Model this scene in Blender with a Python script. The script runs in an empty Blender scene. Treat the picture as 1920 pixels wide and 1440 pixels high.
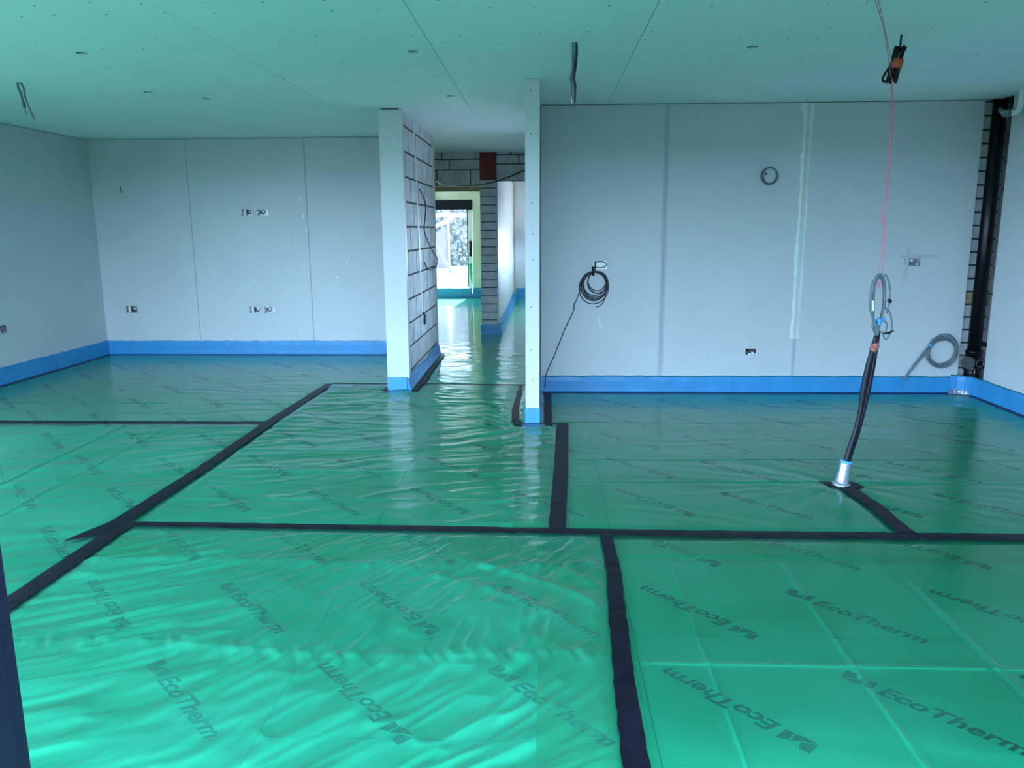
import bpy, bmesh, math, random
import numpy as np
from mathutils import Vector, Matrix

SC = bpy.context.scene
COL = SC.collection
random.seed(7)
PI = math.pi

# ------------------------------------------------------------------ camera
CAM_H, YAW, PITCH, ROLL, FPX = 1.4654, 0.04116, 0.19262, -0.00571, 1486.68
cy, sy = math.cos(YAW), math.sin(YAW)
fw = Vector((-sy * math.cos(PITCH), cy * math.cos(PITCH), -math.sin(PITCH)))
r0 = Vector((cy, sy, 0)); u0 = r0.cross(fw)
rt = r0 * math.cos(ROLL) + u0 * math.sin(ROLL)
up = -r0 * math.sin(ROLL) + u0 * math.cos(ROLL)
cam_data = bpy.data.cameras.new('camera')
cam_data.sensor_width = 36.0
cam_data.lens = 36.0 * FPX / 1920.0
cam_data.clip_start = 0.05
cam_data.clip_end = 200
cam = bpy.data.objects.new('camera', cam_data)
cam.matrix_world = Matrix(((rt.x, up.x, -fw.x, 0), (rt.y, up.y, -fw.y, 0), (rt.z, up.z, -fw.z, CAM_H), (0, 0, 0, 1)))
COL.objects.link(cam)
SC.camera = cam

# ------------------------------------------------------------------ sky, daylight, exposure
world = bpy.data.worlds.new('sky')
SC.world = world
world.use_nodes = True
bg = world.node_tree.nodes['Background']
bg.inputs[0].default_value = (0.48, 0.71, 1.0, 1)
bg.inputs[1].default_value = 7.2
SC.view_settings.view_transform = 'Standard'
SC.view_settings.look = 'None'
SC.view_settings.exposure = 1.22
SC.view_settings.gamma = 1.0
SC.view_settings.use_curve_mapping = False
try:
    SC.cycles.use_denoising = True
    SC.cycles.max_bounces = 14
    SC.cycles.diffuse_bounces = 7
    SC.cycles.glossy_bounces = 4
    SC.cycles.transparent_max_bounces = 12
    SC.cycles.sample_clamp_indirect = 6.0
    SC.cycles.caustics_reflective = False
    SC.cycles.caustics_refractive = False
except Exception:
    pass


sun_d = bpy.data.lights.new('sun', 'SUN')
sun_d.energy = 24.0
sun_d.color = (1.0, 0.96, 0.88)
sun_d.angle = 0.01
sun = bpy.data.objects.new('sun', sun_d)
sun.rotation_euler = Vector((-0.03, -0.74, -0.64)).to_track_quat('-Z', 'Y').to_euler()
COL.objects.link(sun)


def portal(name, loc, w, h, rot):
    l = bpy.data.lights.new(name, 'AREA')
    l.shape = 'RECTANGLE'; l.size = w; l.size_y = h
    l.cycles.is_portal = True
    o = bpy.data.objects.new(name, l)
    o.location = loc; o.rotation_euler = rot
    COL.objects.link(o)


portal('daylight_opening_front', (-1.6, 0.42, 1.1), 7.2, 2.2, (PI / 2, 0, 0))
portal('added_opening_side', (-5.4, 2.85, 1.2), 4.3, 2.44, (0, -PI / 2, 0))  # guides sky light through the added opening in wall_left
portal('added_opening_hall', (.55, 8.4, 1.2), .9, 1.2, (0, PI / 2, 0))  # guides sky light through the added, unseen opening in wall_hall_right

# ------------------------------------------------------------------ helpers

def tag(o, label=None, cat=None, group=None, kind=None):
    if label: o['label'] = label
    if cat: o['category'] = cat
    if group: o['group'] = group
    if kind: o['kind'] = kind
    return o


def link(name, me, mat=None, parent=None, smooth=False):
    o = bpy.data.objects.new(name, me)
    COL.objects.link(o)
    if mat is not None:
        for m in (mat if isinstance(mat, (list, tuple)) else [mat]):
            me.materials.append(m)
    if parent is not None:
        o.parent = parent
        o.matrix_parent_inverse = Matrix.Translation(parent.location).inverted()
    if smooth:
        for p in me.polygons: p.use_smooth = True
    return o


def empty(name, loc=(0, 0, 0)):
    o = bpy.data.objects.new(name, None)
    o.location = loc
    o.empty_display_size = 0.1
    COL.objects.link(o)
    return o


class MB:
    """collects boxes, tubes and quads into one mesh"""
    def __init__(s):
        s.v = []; s.f = []; s.m = []; s.sm = []

    def add(s, vs, fs, mi=0, smooth=False):
        b = len(s.v)
        s.v.extend([tuple(v) for v in vs])
        for f in fs:
            s.f.append(tuple(b + i for i in f)); s.m.append(mi); s.sm.append(smooth)

    def box(s, x0, x1, y0, y1, z0, z1, mi=0):
        vs = [(x, y, z) for z in (z0, z1) for y in (y0, y1) for x in (x0, x1)]
        s.add(vs, [(0, 2, 3, 1), (4, 5, 7, 6), (0, 1, 5, 4), (2, 6, 7, 3), (0, 4, 6, 2), (1, 3, 7, 5)], mi)

    def bevbox(s, x0, x1, y0, y1, z0, z1, b, mi=0):
        bm = bmesh.new()
        bmesh.ops.create_cube(bm, size=1)
        for v in bm.verts:
            v.co = Vector(((x0 + x1) / 2 + v.co.x * (x1 - x0), (y0 + y1) / 2 + v.co.y * (y1 - y0), (z0 + z1) / 2 + v.co.z * (z1 - z0)))
        bmesh.ops.bevel(bm, geom=list(bm.edges), offset=b, segments=2, affect='EDGES', profile=0.7)
        bm.verts.index_update()
        s.add([v.co.copy() for v in bm.verts], [[v.index for v in f.verts] for f in bm.faces], mi)
        bm.free()

    def quad(s, a, b, c, d, mi=0):
        s.add([a, b, c, d], [(0, 1, 2, 3)], mi)

    def tube(s, pts, r, n=8, mi=0, smooth_path=True, sub=6, closed=False):
        P = [Vector(p) for p in pts]
        if smooth_path and len(P) > 2:
            P = catmull(P, sub, closed)
        N = len(P)
        rr = r if hasattr(r, '__len__') else [r] * N
        if len(rr) != N:
            rr = list(np.interp(np.linspace(0, 1, N), np.linspace(0, 1, len(rr)), rr))
        T = []
        for i in range(N):
            a = P[max(i - 1, 0)]; c = P[min(i + 1, N - 1)]
            if closed: a = P[(i - 1) % N]; c = P[(i + 1) % N]
            d = c - a
            T.append(d.normalized() if d.length > 1e-9 else Vector((0, 0, 1)))
        ref = Vector((0, 0, 1)) if abs(T[0].z) < 0.9 else Vector((1, 0, 0))
        nrm = (ref - T[0] * ref.dot(T[0])).normalized()
        vs = []
        for i in range(N):
            nrm = (nrm - T[i] * nrm.dot(T[i]))
            nrm = nrm.normalized() if nrm.length > 1e-6 else T[i].orthogonal().normalized()
            bn = T[i].cross(nrm)
            for k in range(n):
                a = 2 * PI * k / n
                vs.append(P[i] + (nrm * math.cos(a) + bn * math.sin(a)) * rr[i])
        fs = []
        M = N if closed else N - 1
        for i in range(M):
            for k in range(n):
                j = (i + 1) % N
                fs.append((i * n + k, i * n + (k + 1) % n, j * n + (k + 1) % n, j * n + k))
        b = len(s.v)
        s.add(vs, fs, mi, True)
        if not closed:
            s.f.append(tuple(b + k for k in reversed(range(n)))); s.m.append(mi); s.sm.append(False)
            s.f.append(tuple(b + (N - 1) * n + k for k in range(n))); s.m.append(mi); s.sm.append(False)

    def disc(s, c, nrm, r, n=12, mi=0, rx=None, ang=0.0):
        nrm = Vector(nrm).normalized(); a = nrm.orthogonal().normalized(); b = nrm.cross(a)
        c = Vector(c)
        s.add([c + a * math.cos(2 * PI * k / n) * r + b * math.sin(2 * PI * k / n) * (rx or r) for k in range(n)], [tuple(range(n))], mi)

    def build(s, name, mat, parent=None):
        me = bpy.data.meshes.new(name)
        vs = s.v
        if parent is not None:
            pass
        me.from_pydata(vs, [], s.f)
        o = link(name, me, mat, parent)
        me.polygons.foreach_set('material_index', s.m)
        me.polygons.foreach_set('use_smooth', s.sm)
        me.update()
        return o


def catmull(P, sub=6, closed=False):
    out = []
    N = len(P)
    rng = range(N) if closed else range(N - 1)
    for i in rng:
        if closed:
            p0, p1, p2, p3 = P[(i - 1) % N], P[i], P[(i + 1) % N], P[(i + 2) % N]
        else:
            p1, p2 = P[i], P[i + 1]
            p0 = P[i - 1] if i > 0 else p1 * 2 - p2
            p3 = P[i + 2] if i + 2 < N else p2 * 2 - p1
        for k in range(sub):
            t = k / sub
            out.append(0.5 * ((2 * p1) + (p2 - p0) * t + (2 * p0 - 5 * p1 + 4 * p2 - p3) * t * t + (3 * p1 - p0 - 3 * p2 + p3) * t ** 3))
    if not closed: out.append(P[-1])
    return out


# ------------------------------------------------------------------ materials

def nodes(name):
    m = bpy.data.materials.new(name)
    m.use_nodes = True
    nt = m.node_tree
    for n in list(nt.nodes): nt.nodes.remove(n)
    out = nt.nodes.new('ShaderNodeOutputMaterial')
    return m, nt, out


def N(nt, t, **kw):
    n = nt.nodes.new(t)
    for k, v in kw.items(): setattr(n, k, v)
    return n


def plain(name, col, rough=0.5, metal=0.0, var=0.0, scale=8.0, bump=0.0, bscale=60.0, spec=0.5, coat=0.0, col2=None):
    m, nt, out = nodes(name)
    p = N(nt, 'ShaderNodeBsdfPrincipled')
    p.inputs['Roughness'].default_value = rough
    p.inputs['Metallic'].default_value = metal
    p.inputs['Specular IOR Level'].default_value = spec
    p.inputs['Coat Weight'].default_value = coat
    nt.links.new(p.outputs[0], out.inputs[0])
    tc = N(nt, 'ShaderNodeTexCoord')
    if var > 0 or col2:
        nz = N(nt, 'ShaderNodeTexNoise')
        nz.inputs['Scale'].default_value = scale
        nz.inputs['Detail'].default_value = 5
        nt.links.new(tc.outputs['Object'], nz.inputs['Vector'])
        rp = N(nt, 'ShaderNodeValToRGB')
        c2 = col2 or tuple(min(1, c * (1 + var)) for c in col)
        c1 = col if col2 else tuple(c * (1 - var) for c in col)
        rp.color_ramp.elements[0].position = 0.35; rp.color_ramp.elements[0].color = (*c1, 1)
        rp.color_ramp.elements[1].position = 0.65; rp.color_ramp.elements[1].color = (*c2, 1)
        nt.links.new(nz.outputs['Fac'], rp.inputs[0])
        nt.links.new(rp.outputs[0], p.inputs['Base Color'])
    else:
        p.inputs['Base Color'].default_value = (*col, 1)
    if bump > 0:
        nb = N(nt, 'ShaderNodeTexNoise')
        nb.inputs['Scale'].default_value = bscale
        nb.inputs['Detail'].default_value = 4
        nt.links.new(tc.outputs['Object'], nb.inputs['Vector'])
        b = N(nt, 'ShaderNodeBump')
        b.inputs['Strength'].default_value = bump
        b.inputs['Distance'].default_value = 0.01
        nt.links.new(nb.outputs['Fac'], b.inputs['Height'])
        nt.links.new(b.outputs[0], p.inputs['Normal'])
    return m


def sheet_mat(name, opac=0.62, rough=0.10, bstr=0.25, bsx=22.0, bsy=9.0, ang=0.5, col=(0.075, 0.60, 0.37), milk=0.06):
    """green translucent polythene: tinted see-through film with a milky body and a gloss"""
    m, nt, out = nodes(name)
    geo = N(nt, 'ShaderNodeNewGeometry')
    mp = N(nt, 'ShaderNodeMapping')
    mp.inputs['Rotation'].default_value = (0, 0, ang)
    mp.vector_type = 'TEXTURE'
    mp.inputs['Scale'].default_value = (1.0 / bsx, 1.0 / bsy, 1)
    nt.links.new(geo.outputs['Position'], mp.inputs['Vector'])
    nz = N(nt, 'ShaderNodeTexNoise')
    nz.inputs['Scale'].default_value = 1.0
    nz.inputs['Detail'].default_value = 3
    nz.inputs['Distortion'].default_value = 0.6
    nt.links.new(mp.outputs[0], nz.inputs['Vector'])
    bp = N(nt, 'ShaderNodeBump')
    bp.inputs['Strength'].default_value = bstr
    bp.inputs['Distance'].default_value = 0.006
    nt.links.new(nz.outputs['Fac'], bp.inputs['Height'])
    tr = N(nt, 'ShaderNodeBsdfTransparent')
    tr.inputs['Color'].default_value = (0.10, 0.985, 0.70, 1)
    df = N(nt, 'ShaderNodeBsdfDiffuse')
    df.inputs['Color'].default_value = (*col, 1)
    nt.links.new(bp.outputs[0], df.inputs['Normal'])
    mx = N(nt, 'ShaderNodeMixShader')
    # opacity varies where the film lies against the board or stands off it
    n2 = N(nt, 'ShaderNodeTexNoise')
    n2.inputs['Scale'].default_value = 1.7
    n2.inputs['Detail'].default_value = 3
    nt.links.new(geo.outputs['Position'], n2.inputs['Vector'])
    mr = N(nt, 'ShaderNodeMapRange')
    mr.inputs['From Min'].default_value = 0.3; mr.inputs['From Max'].default_value = 0.7
    mr.inputs['To Min'].default_value = opac - milk; mr.inputs['To Max'].default_value = opac + milk
    nt.links.new(n2.outputs['Fac'], mr.inputs['Value'])
    nt.links.new(mr.outputs[0], mx.inputs[0])
    nt.links.new(tr.outputs[0], mx.inputs[1])
    nt.links.new(df.outputs[0], mx.inputs[2])
    gl = N(nt, 'ShaderNodeBsdfGlossy')
    gl.inputs['Roughness'].default_value = rough
    gl.inputs['Color'].default_value = (1, 1, 1, 1)
    nt.links.new(bp.outputs[0], gl.inputs['Normal'])
    fr = N(nt, 'ShaderNodeFresnel')
    fr.inputs['IOR'].default_value = 1.40
    m2 = N(nt, 'ShaderNodeMixShader')
    nt.links.new(fr.outputs[0], m2.inputs[0])
    nt.links.new(mx.outputs[0], m2.inputs[1])
    nt.links.new(gl.outputs[0], m2.inputs[2])
    nt.links.new(m2.outputs[0], out.inputs[0])
    return m


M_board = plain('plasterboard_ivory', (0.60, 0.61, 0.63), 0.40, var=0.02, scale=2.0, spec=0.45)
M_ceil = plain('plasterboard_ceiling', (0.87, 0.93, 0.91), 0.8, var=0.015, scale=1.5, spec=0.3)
M_boardedge = plain('board_gap', (0.10, 0.10, 0.11), 0.9)
M_block = plain('concrete_block', (0.64, 0.64, 0.67), 0.85, var=0.12, scale=9, bump=0.35, bscale=90, spec=0.2)
M_block2 = plain('concrete_block_buff', (0.46, 0.37, 0.20), 0.85, var=0.15, scale=12, bump=0.35, bscale=90, spec=0.2)
M_mortar = plain('mortar_dark', (0.07, 0.07, 0.08), 0.95, var=0.3, scale=30, bump=0.4)
M_redbrick = plain('red_brick', (0.28, 0.045, 0.035), 0.8, var=0.2, scale=30, bump=0.3)
M_render = plain('cream_plaster', (0.64, 0.58, 0.47), 0.8, col2=(0.76, 0.71, 0.61), scale=3.0)
M_foil = plain('foil_board', (0.84, 0.86, 0.86), 0.5, var=0.04, scale=3)
M_sub = plain('subfloor_dark', (0.05, 0.05, 0.05), 0.9)
M_ink = plain('board_print_ink', (0.02, 0.035, 0.04), 0.5)
M_blue = plain('blue_foam', (0.035, 0.27, 0.58), 0.42, var=0.06, scale=7, bump=0.25, bscale=14, spec=0.5)
M_bluedark = plain('navy_tape', (0.015, 0.03, 0.10), 0.35)
M_greenedge = plain('green_film_edge', (0.01, 0.16, 0.14), 0.4)
M_tape = plain('black_tape', (0.006, 0.006, 0.012), 0.42, var=0.3, scale=9, bump=0.25, bscale=35, spec=0.15)
M_black = plain('black_plastic', (0.006, 0.006, 0.008), 0.34, spec=0.35)
M_frame = plain('anthracite_frame', (0.006, 0.007, 0.018), 0.45, spec=0.2)
M_conduit = plain('black_duct', (0.011, 0.011, 0.02), 0.42, var=0.3, scale=40, bump=0.2, bscale=60, spec=0.25)
M_grey = plain('grey_cable', (0.13, 0.17, 0.19), 0.45, var=0.15, scale=20)
M_darkcab = plain('black_cable', (0.015, 0.02, 0.035), 0.4)
M_galv = plain('galvanised_steel', (0.34, 0.36, 0.38), 0.4, metal=0.8)
M_boxdark = plain('box_inside', (0.05, 0.06, 0.07), 0.6)
M_white = plain('white_plastic', (0.82, 0.84, 0.84), 0.35)
M_boxwhite = plain('white_box', (0.96, 0.97, 0.97), 0.3)
M_silver = plain('silver_tape', (0.40, 0.42, 0.50), 0.32, metal=0.6, bump=0.6, bscale=45)
M_bluetape = plain('blue_tape', (0.08, 0.35, 0.75), 0.4)
M_pink = plain('pink_string', (0.85, 0.20, 0.28), 0.7)
M_orange = plain('orange_tape', (0.62, 0.10, 0.03), 0.45)
M_redtape = plain('red_brown_tape', (0.42, 0.13, 0.10), 0.45)
M_greytape = plain('grey_wall_tape', (0.52, 0.53, 0.55), 0.6)
M_jointgrey = plain('grey_joint_tape', (0.50, 0.51, 0.56), 0.6)
M_plaster = plain('filler_plaster', (0.80, 0.83, 0.80), 0.7, var=0.06, scale=14, bump=0.2)
M_plaster2 = plain('joint_compound', (0.60, 0.64, 0.60), 0.7, var=0.05, scale=14)
M_paving = plain('pale_gravel', (0.72, 0.72, 0.70), 0.9, var=0.1, scale=3)
M_soil = plain('dark_soil', (0.04, 0.042, 0.04), 0.95, var=0.3, scale=2)
M_leaf = plain('hedge_leaf', (0.05, 0.065, 0.06), 0.6, col2=(0.20, 0.22, 0.21), scale=3)
M_trunk = plain('weathered_wood', (0.075, 0.065, 0.09), 0.8, var=0.1)
M_pole = plain('pole_green_grey', (0.04, 0.065, 0.055), 0.6)
M_rail = plain('pale_rail', (0.16, 0.13, 0.13), 0.7)
M_greenfilm = plain('green_film_scrap', (0.03, 0.42, 0.20), 0.3)

M_s_front = sheet_mat('polythene_front', 0.22, 0.19, 0.60, 8, 40, 0.8)
M_s_flat = sheet_mat('polythene_flat', 0.15, 0.18, 0.12, 4, 12, 0.1)
M_s_mid = sheet_mat('polythene_middle', 0.21, 0.13, 0.40, 5, 26, 0.2)
M_s_kit = sheet_mat('polythene_kitchen', 0.17, 0.20, 0.40, 3, 15, -0.2)
M_s_left = sheet_mat('polythene_left', 0.24, 0.19, 0.45, 5, 28, 0.42)
M_s_hall = sheet_mat('polythene_hall', 0.45, 0.11, 0.10, 4, 20, 0.05)

# ------------------------------------------------------------------ setting
H = 2.5
XL, XR, YK, YL = -5.236, 3.758, 7.07, 9.245
YF = 17.2
T_BOARD = 0.0125


def panel(name, parent, axis, plane, u0, u1, v0, v1, holes=(), thick=T_BOARD, mat=None, sign=1):
    """plasterboard sheet with rectangular cut-outs. axis 'y': lies in X-Z at Y=plane, its back towards +Y*sign;
       axis 'x': lies in Y-Z at X=plane, its back towards +X*sign"""
    us = sorted({u0, u1, *[h[0] for h in holes], *[h[1] for h in holes]})
    vs = sorted({v0, v1, *[h[2] for h in holes], *[h[3] for h in holes]})
    bm = MB()

    def P(u, v, d):
        return (u, plane + d * sign, v) if axis == 'y' else (plane + d * sign, u, v)

    def hole(a, b, c, d):
        return any(h[0] <= a and h[1] >= b and h[2] <= c and h[3] >= d for h in holes)
    for i in range(len(us) - 1):
        for j in range(len(vs) - 1):
            a, b, c, d = us[i], us[i + 1], vs[j], vs[j + 1]
            if hole(a, b, c, d): continue
            bm.quad(P(a, c, 0), P(b, c, 0), P(b, d, 0), P(a, d, 0))
            bm.quad(P(a, c, thick), P(a, d, thick), P(b, d, thick), P(b, c, thick))
    for (a, b, c, d) in [(u0, u1, v0, v1)] + list(holes):
        bm.quad(P(a, c, 0), P(a, d, 0), P(a, d, thick), P(a, c, thick))
        bm.quad(P(b, c, 0), P(b, d, 0), P(b, d, thick), P(b, c, thick))
        bm.quad(P(a, c, 0), P(b, c, 0), P(b, c, thick), P(a, c, thick))
        bm.quad(P(a, d, 0), P(b, d, 0), P(b, d, thick), P(a, d, thick))
    return bm.build(name, mat or M_board, parent)


def blocks(bm, axis, plane, sign, u0, u1, courses, length, gap=0.010, depth=0.018, off=None, bev=0.004, mats=None, vgap=None):
    """courses of blocks standing `depth` proud of a mortar face; sign = direction the face looks"""
    for ci in range(len(courses) - 1):
        z0, z1 = courses[ci], courses[ci + 1]
        s = u0 - (off[ci % len(off)] if off else (0.5 * length if ci % 2 else 0))
        while s < u1:
            a, b = max(s, u0), min(s + length - (vgap or gap), u1)
            if b - a > 0.02:
                mi = 0
                if mats: mi = mats(ci, a, b)
                p0, p1 = sorted((plane, plane + sign * depth))
                if axis == 'y':
                    bm.bevbox(a, b, p0, p1, z0 + gap * .5, z1 - gap * .5, bev, mi)
                else:
                    bm.bevbox(p0, p1, a, b, z0 + gap * .5, z1 - gap * .5, bev, mi)
            s += length


# ---- floor: insulation boards laid in a grid, printed in dark ink
fl = MB()
fl.box(XL - 0.3, 4.2, 0.2, YF + 0.3, -0.12, -0.03, 1)
BW = 1.175
ix = -5
x = 0.33 - 5 * BW
while x < 4.2:
    yoff = 0.12 if (ix % 2) else 0.75
    yy = -3.0 + yoff + 0.2
    while yy < YF:
        a, b = max(yy, 0.2), min(yy + 2.375 - 0.004, YF)
        xa, xb = max(x + 0.002, XL - .05), min(x + BW - 0.002, 4.0)
        if b > a and xb > xa: fl.box(xa, xb, a, b, -0.03, 0.0, 0)
        yy += 2.375
    x += BW; ix += 1
floor = fl.build('floor', [M_foil, M_sub])
tag(floor, kind='structure')

# ---- the print on the boards: emblem and word, on the diagonal, every other one turned round
fc = bpy.data.curves.new('print', 'FONT')
fc.body = 'EcoTherm'
fc.size = 1.0
fc.shear = 0.22
fc.offset = 0.028
fc.resolution_u = 3
fo = bpy.data.objects.new('print', fc)
COL.objects.link(fo)
bpy.context.view_layer.update()
tm = bpy.data.meshes.new_from_object(fo.evaluated_get(bpy.context.evaluated_depsgraph_get()))
bpy.data.objects.remove(fo)
tv = np.array([v.co[:2] for v in tm.vertices]); tf = [tuple(p.vertices) for p in tm.polygons]
cap = 0.729
tv[:, 0] -= tv[:, 0].min()
tv[:, 0] *= 0.425 / tv[:, 0].max(); tv[:, 1] *= 0.060 / cap
tv[:, 0] += 0.125
EMB = [[(0.0, 1), (.34, .98), (.42, .48), (.03, .12)], [(.06, .05), (.44, .42), (.66, .80), (.70, .12), (.40, .0)],
       [(.74, .14), (.71, .82), (1.02, 1.0), (1.0, .12)]]
lt = MB()


def print_at(x, y, ang):
    c, s = math.cos(ang), math.sin(ang)
    def W(u, v): return (x + u * c - v * s, y + u * s + v * c, 0.0006)
    lt.add([W(u, v) for u, v in tv], tf)
    for pl in EMB:
        lt.add([W(u * 0.105, v * 0.062) for u, v in pl], [tuple(range(len(pl)))])


for i in range(-6, 4):
    for j in range(-2, 12):
        X, Y = 1.0 + BW * i, 2.46 + 0.619 * j - 0.02
        if XL + .05 < X < XR - .5 and 1.2 < Y < 9.1 and not (Y > 7.2 and X > -1.4):
            print_at(X - 0.02, Y, math.radians(-46))
        X, Y = 0.80 + BW * i, 2.08 + 0.632 * j
        if XL + .5 < X < XR - .1 and 1.2 < Y < 8.7 and not (Y > 6.6 and X > -1.0):
            print_at(X, Y, math.radians(133))
lt.build('board_print', M_ink, floor)

# ---- ceiling: boards with open joints running away from the front
cl = MB()
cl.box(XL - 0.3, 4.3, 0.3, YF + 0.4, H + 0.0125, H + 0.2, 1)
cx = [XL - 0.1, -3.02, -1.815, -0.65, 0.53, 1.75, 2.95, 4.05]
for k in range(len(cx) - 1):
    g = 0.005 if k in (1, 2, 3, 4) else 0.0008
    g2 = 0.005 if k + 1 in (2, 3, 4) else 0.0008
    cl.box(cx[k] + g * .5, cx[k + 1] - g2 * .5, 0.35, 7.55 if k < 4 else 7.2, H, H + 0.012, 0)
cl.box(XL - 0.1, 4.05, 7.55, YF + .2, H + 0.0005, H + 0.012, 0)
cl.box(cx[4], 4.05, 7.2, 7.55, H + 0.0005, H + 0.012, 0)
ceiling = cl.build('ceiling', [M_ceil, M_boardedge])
tag(ceiling, kind='structure')
sd = MB()
for yy in (3.86, 4.06, 4.55, 4.75, 5.25, 5.75, 6.3):
    for k in range(34):
        xx = XL + 0.3 + k * 0.26 + random.uniform(-.06, .06)
        if random.random() < 0.72 and xx < 3.6:
            sd.disc((xx, yy + random.uniform(-.03, .03), H - 0.0006), (0, 0, -1), 0.0062, 8)
sd.build('screw_heads', M_boardedge, ceiling)
dh = MB()
for (xx, yy) in [(-2.73, 4.86), (-0.78, 4.95), (1.21, 4.96), (-2.69, 6.53), (-0.74, 6.55), (-3.0, 6.2)]:
    dh.disc((xx, yy, H - 0.0007), (0, 0, -1), 0.032, 14, 0)
    dh.disc((xx + 0.004, yy + 0.014, H - 0.0012), (0, 0, -1), 0.026, 14, 1)
dh.build('drilled_marks', [M_boardedge, M_plaster2], ceiling)

# ---- wall_left, with a wide unseen opening added to light the left floor
wl = MB()
wl.box(XL - 0.28, XL - 0.0575, 0.3, 0.7, -.05, H + .1)
wl.box(XL - 0.28, XL - 0.0575, 5.0, 9.6, -.05, H + .1)
wl.box(XL - 0.28, XL - 0.0575, 0.7, 5.0, 2.42, H + .1)
wall_left = wl.build('wall_left', M_block)
tag(wall_left, kind='structure')
panel('plasterboard', wall_left, 'x', XL, 0.5, 0.7, 0, H, sign=-1)
panel('plasterboard', wall_left, 'x', XL, 0.7, 5.0, 2.42, H, sign=-1)
panel('plasterboard', wall_left, 'x', XL, 5.0, 5.3, 0, H - .004, sign=-1)
BOXL = (7.348, 7.483, 0.505, 0.585)
panel('plasterboard', wall_left, 'x', XL, 5.302, 6.5, 0, H - .004, sign=-1)
panel('plasterboard', wall_left, 'x', XL, 6.5005, 7.7, 0, H - .004, [BOXL], sign=-1)
panel('plasterboard', wall_left, 'x', XL, 7.7005, YL, 0, H - .004, sign=-1)

# ---- wall_back of the left bay
wb = MB(); wb.box(XL - .28, -1.28, YL + 0.0575, YL + 0.25, -.05, H + .1)
wall_back = wb.build('wall_back', M_block)
tag(wall_back, kind='structure')
BX = lambda cx, cz: (cx - 0.068, cx + 0.068, cz - 0.04, cz + 0.04)
B1, B2, B3, B4, B5 = BX(-3.436, 1.676), BX(-3.248, 1.675), BX(-3.419, .548), BX(-3.240, .547), BX(-4.906, .556)
panel('plasterboard', wall_back, 'y', YL, XL, -4.102, 0, H - .004, [B5])
panel('plasterboard', wall_back, 'y', YL, -4.098, -2.931, 0, H - .004, [B1, B2, B3, B4])
panel('plasterboard', wall_back, 'y', YL, -2.930, -2.733, 0, H - .004)
panel('plasterboard', wall_back, 'y', YL, -2.729, -1.42, 0, H - .004)

# ---- wall_kitchen
wk = MB()
wk.box(-.036, 4.1, 7.166, 7.32, -.05, H + .1, 1)
blocks(wk, 'y', 7.166, -1, 3.60, 3.95, [z * 0.1135 for z in range(0, 23)], 0.45, off=[0.1], bev=0.003, gap=.016,
       mats=lambda ci, a, b: 2 if ci == 7 else 0)
wall_kitchen = wk.build('wall_kitchen', [M_block, M_mortar, M_block2])
tag(wall_kitchen, kind='structure')
BK1, BK2 = BX(0.489, 1.150), BX(3.180, 1.174)
BK3 = (1.795, 1.885, 0.355, 0.41)
panel('plasterboard', wall_kitchen, 'y', YK, -.03, 1.0395, 0, H - .006, [BK1])
panel('plasterboard', wall_kitchen, 'y', YK, 1.0415, 2.216, 0, H - .006, [BK3])
panel('plasterboard', wall_kitchen, 'y', YK, 2.218, 3.41, 0, H - .006, [BK2])
panel('plasterboard', wall_kitchen, 'y', YK, 3.4103, 3.662, 0, H - .006)
jt = MB()
jt.box(1.016, 1.0385, YK - .0008, YK, 0.1, H - .007); jt.box(1.0425, 1.066, YK - .0008, YK, 0.1, H - .007)
jt.build('joint_tape', M_jointgrey, wall_kitchen)
jt = MB()
jt.box(2.200, 2.2155, YK - .0008, YK, 0.1, 0.54); jt.box(2.2185, 2.236, YK - .0008, YK, 0.1, .54)
jt.build('joint_tape', M_jointgrey, wall_kitchen)
# ragged strip of joint filler
pf = MB()
zz = np.linspace(0.50, H - .007, 46)
rngp = np.random.RandomState(3)
lft = 2.178 + rngp.uniform(-.008, .008, 46) + 0.006 * np.sin(zz * 9); rgt = 2.252 + rngp.uniform(-.006, .006, 46)
lft[-2:] -= .03; rgt[-2:] += .012
for k in range(45):
    pf.add([(lft[k], YK - .0012, zz[k]), (2.202, YK - .0035, zz[k]), (2.202, YK - .0035, zz[k + 1]), (lft[k + 1], YK - .0012, zz[k + 1])], [(0, 1, 2, 3)], 0)
    pf.add([(2.202, YK - .0035, zz[k]), (2.234, YK - .0035, zz[k]), (2.234, YK - .0035, zz[k + 1]), (2.202, YK - .0035, zz[k + 1])], [(0, 1, 2, 3)], 1)
    pf.add([(2.234, YK - .0035, zz[k]), (rgt[k], YK - .0012, zz[k]), (rgt[k + 1], YK - .0012, zz[k + 1]), (2.234, YK - .0035, zz[k + 1])], [(0, 1, 2, 3)], 0)
pf.build('joint_filler', [M_plaster, M_plaster2], wall_kitchen)
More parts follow.
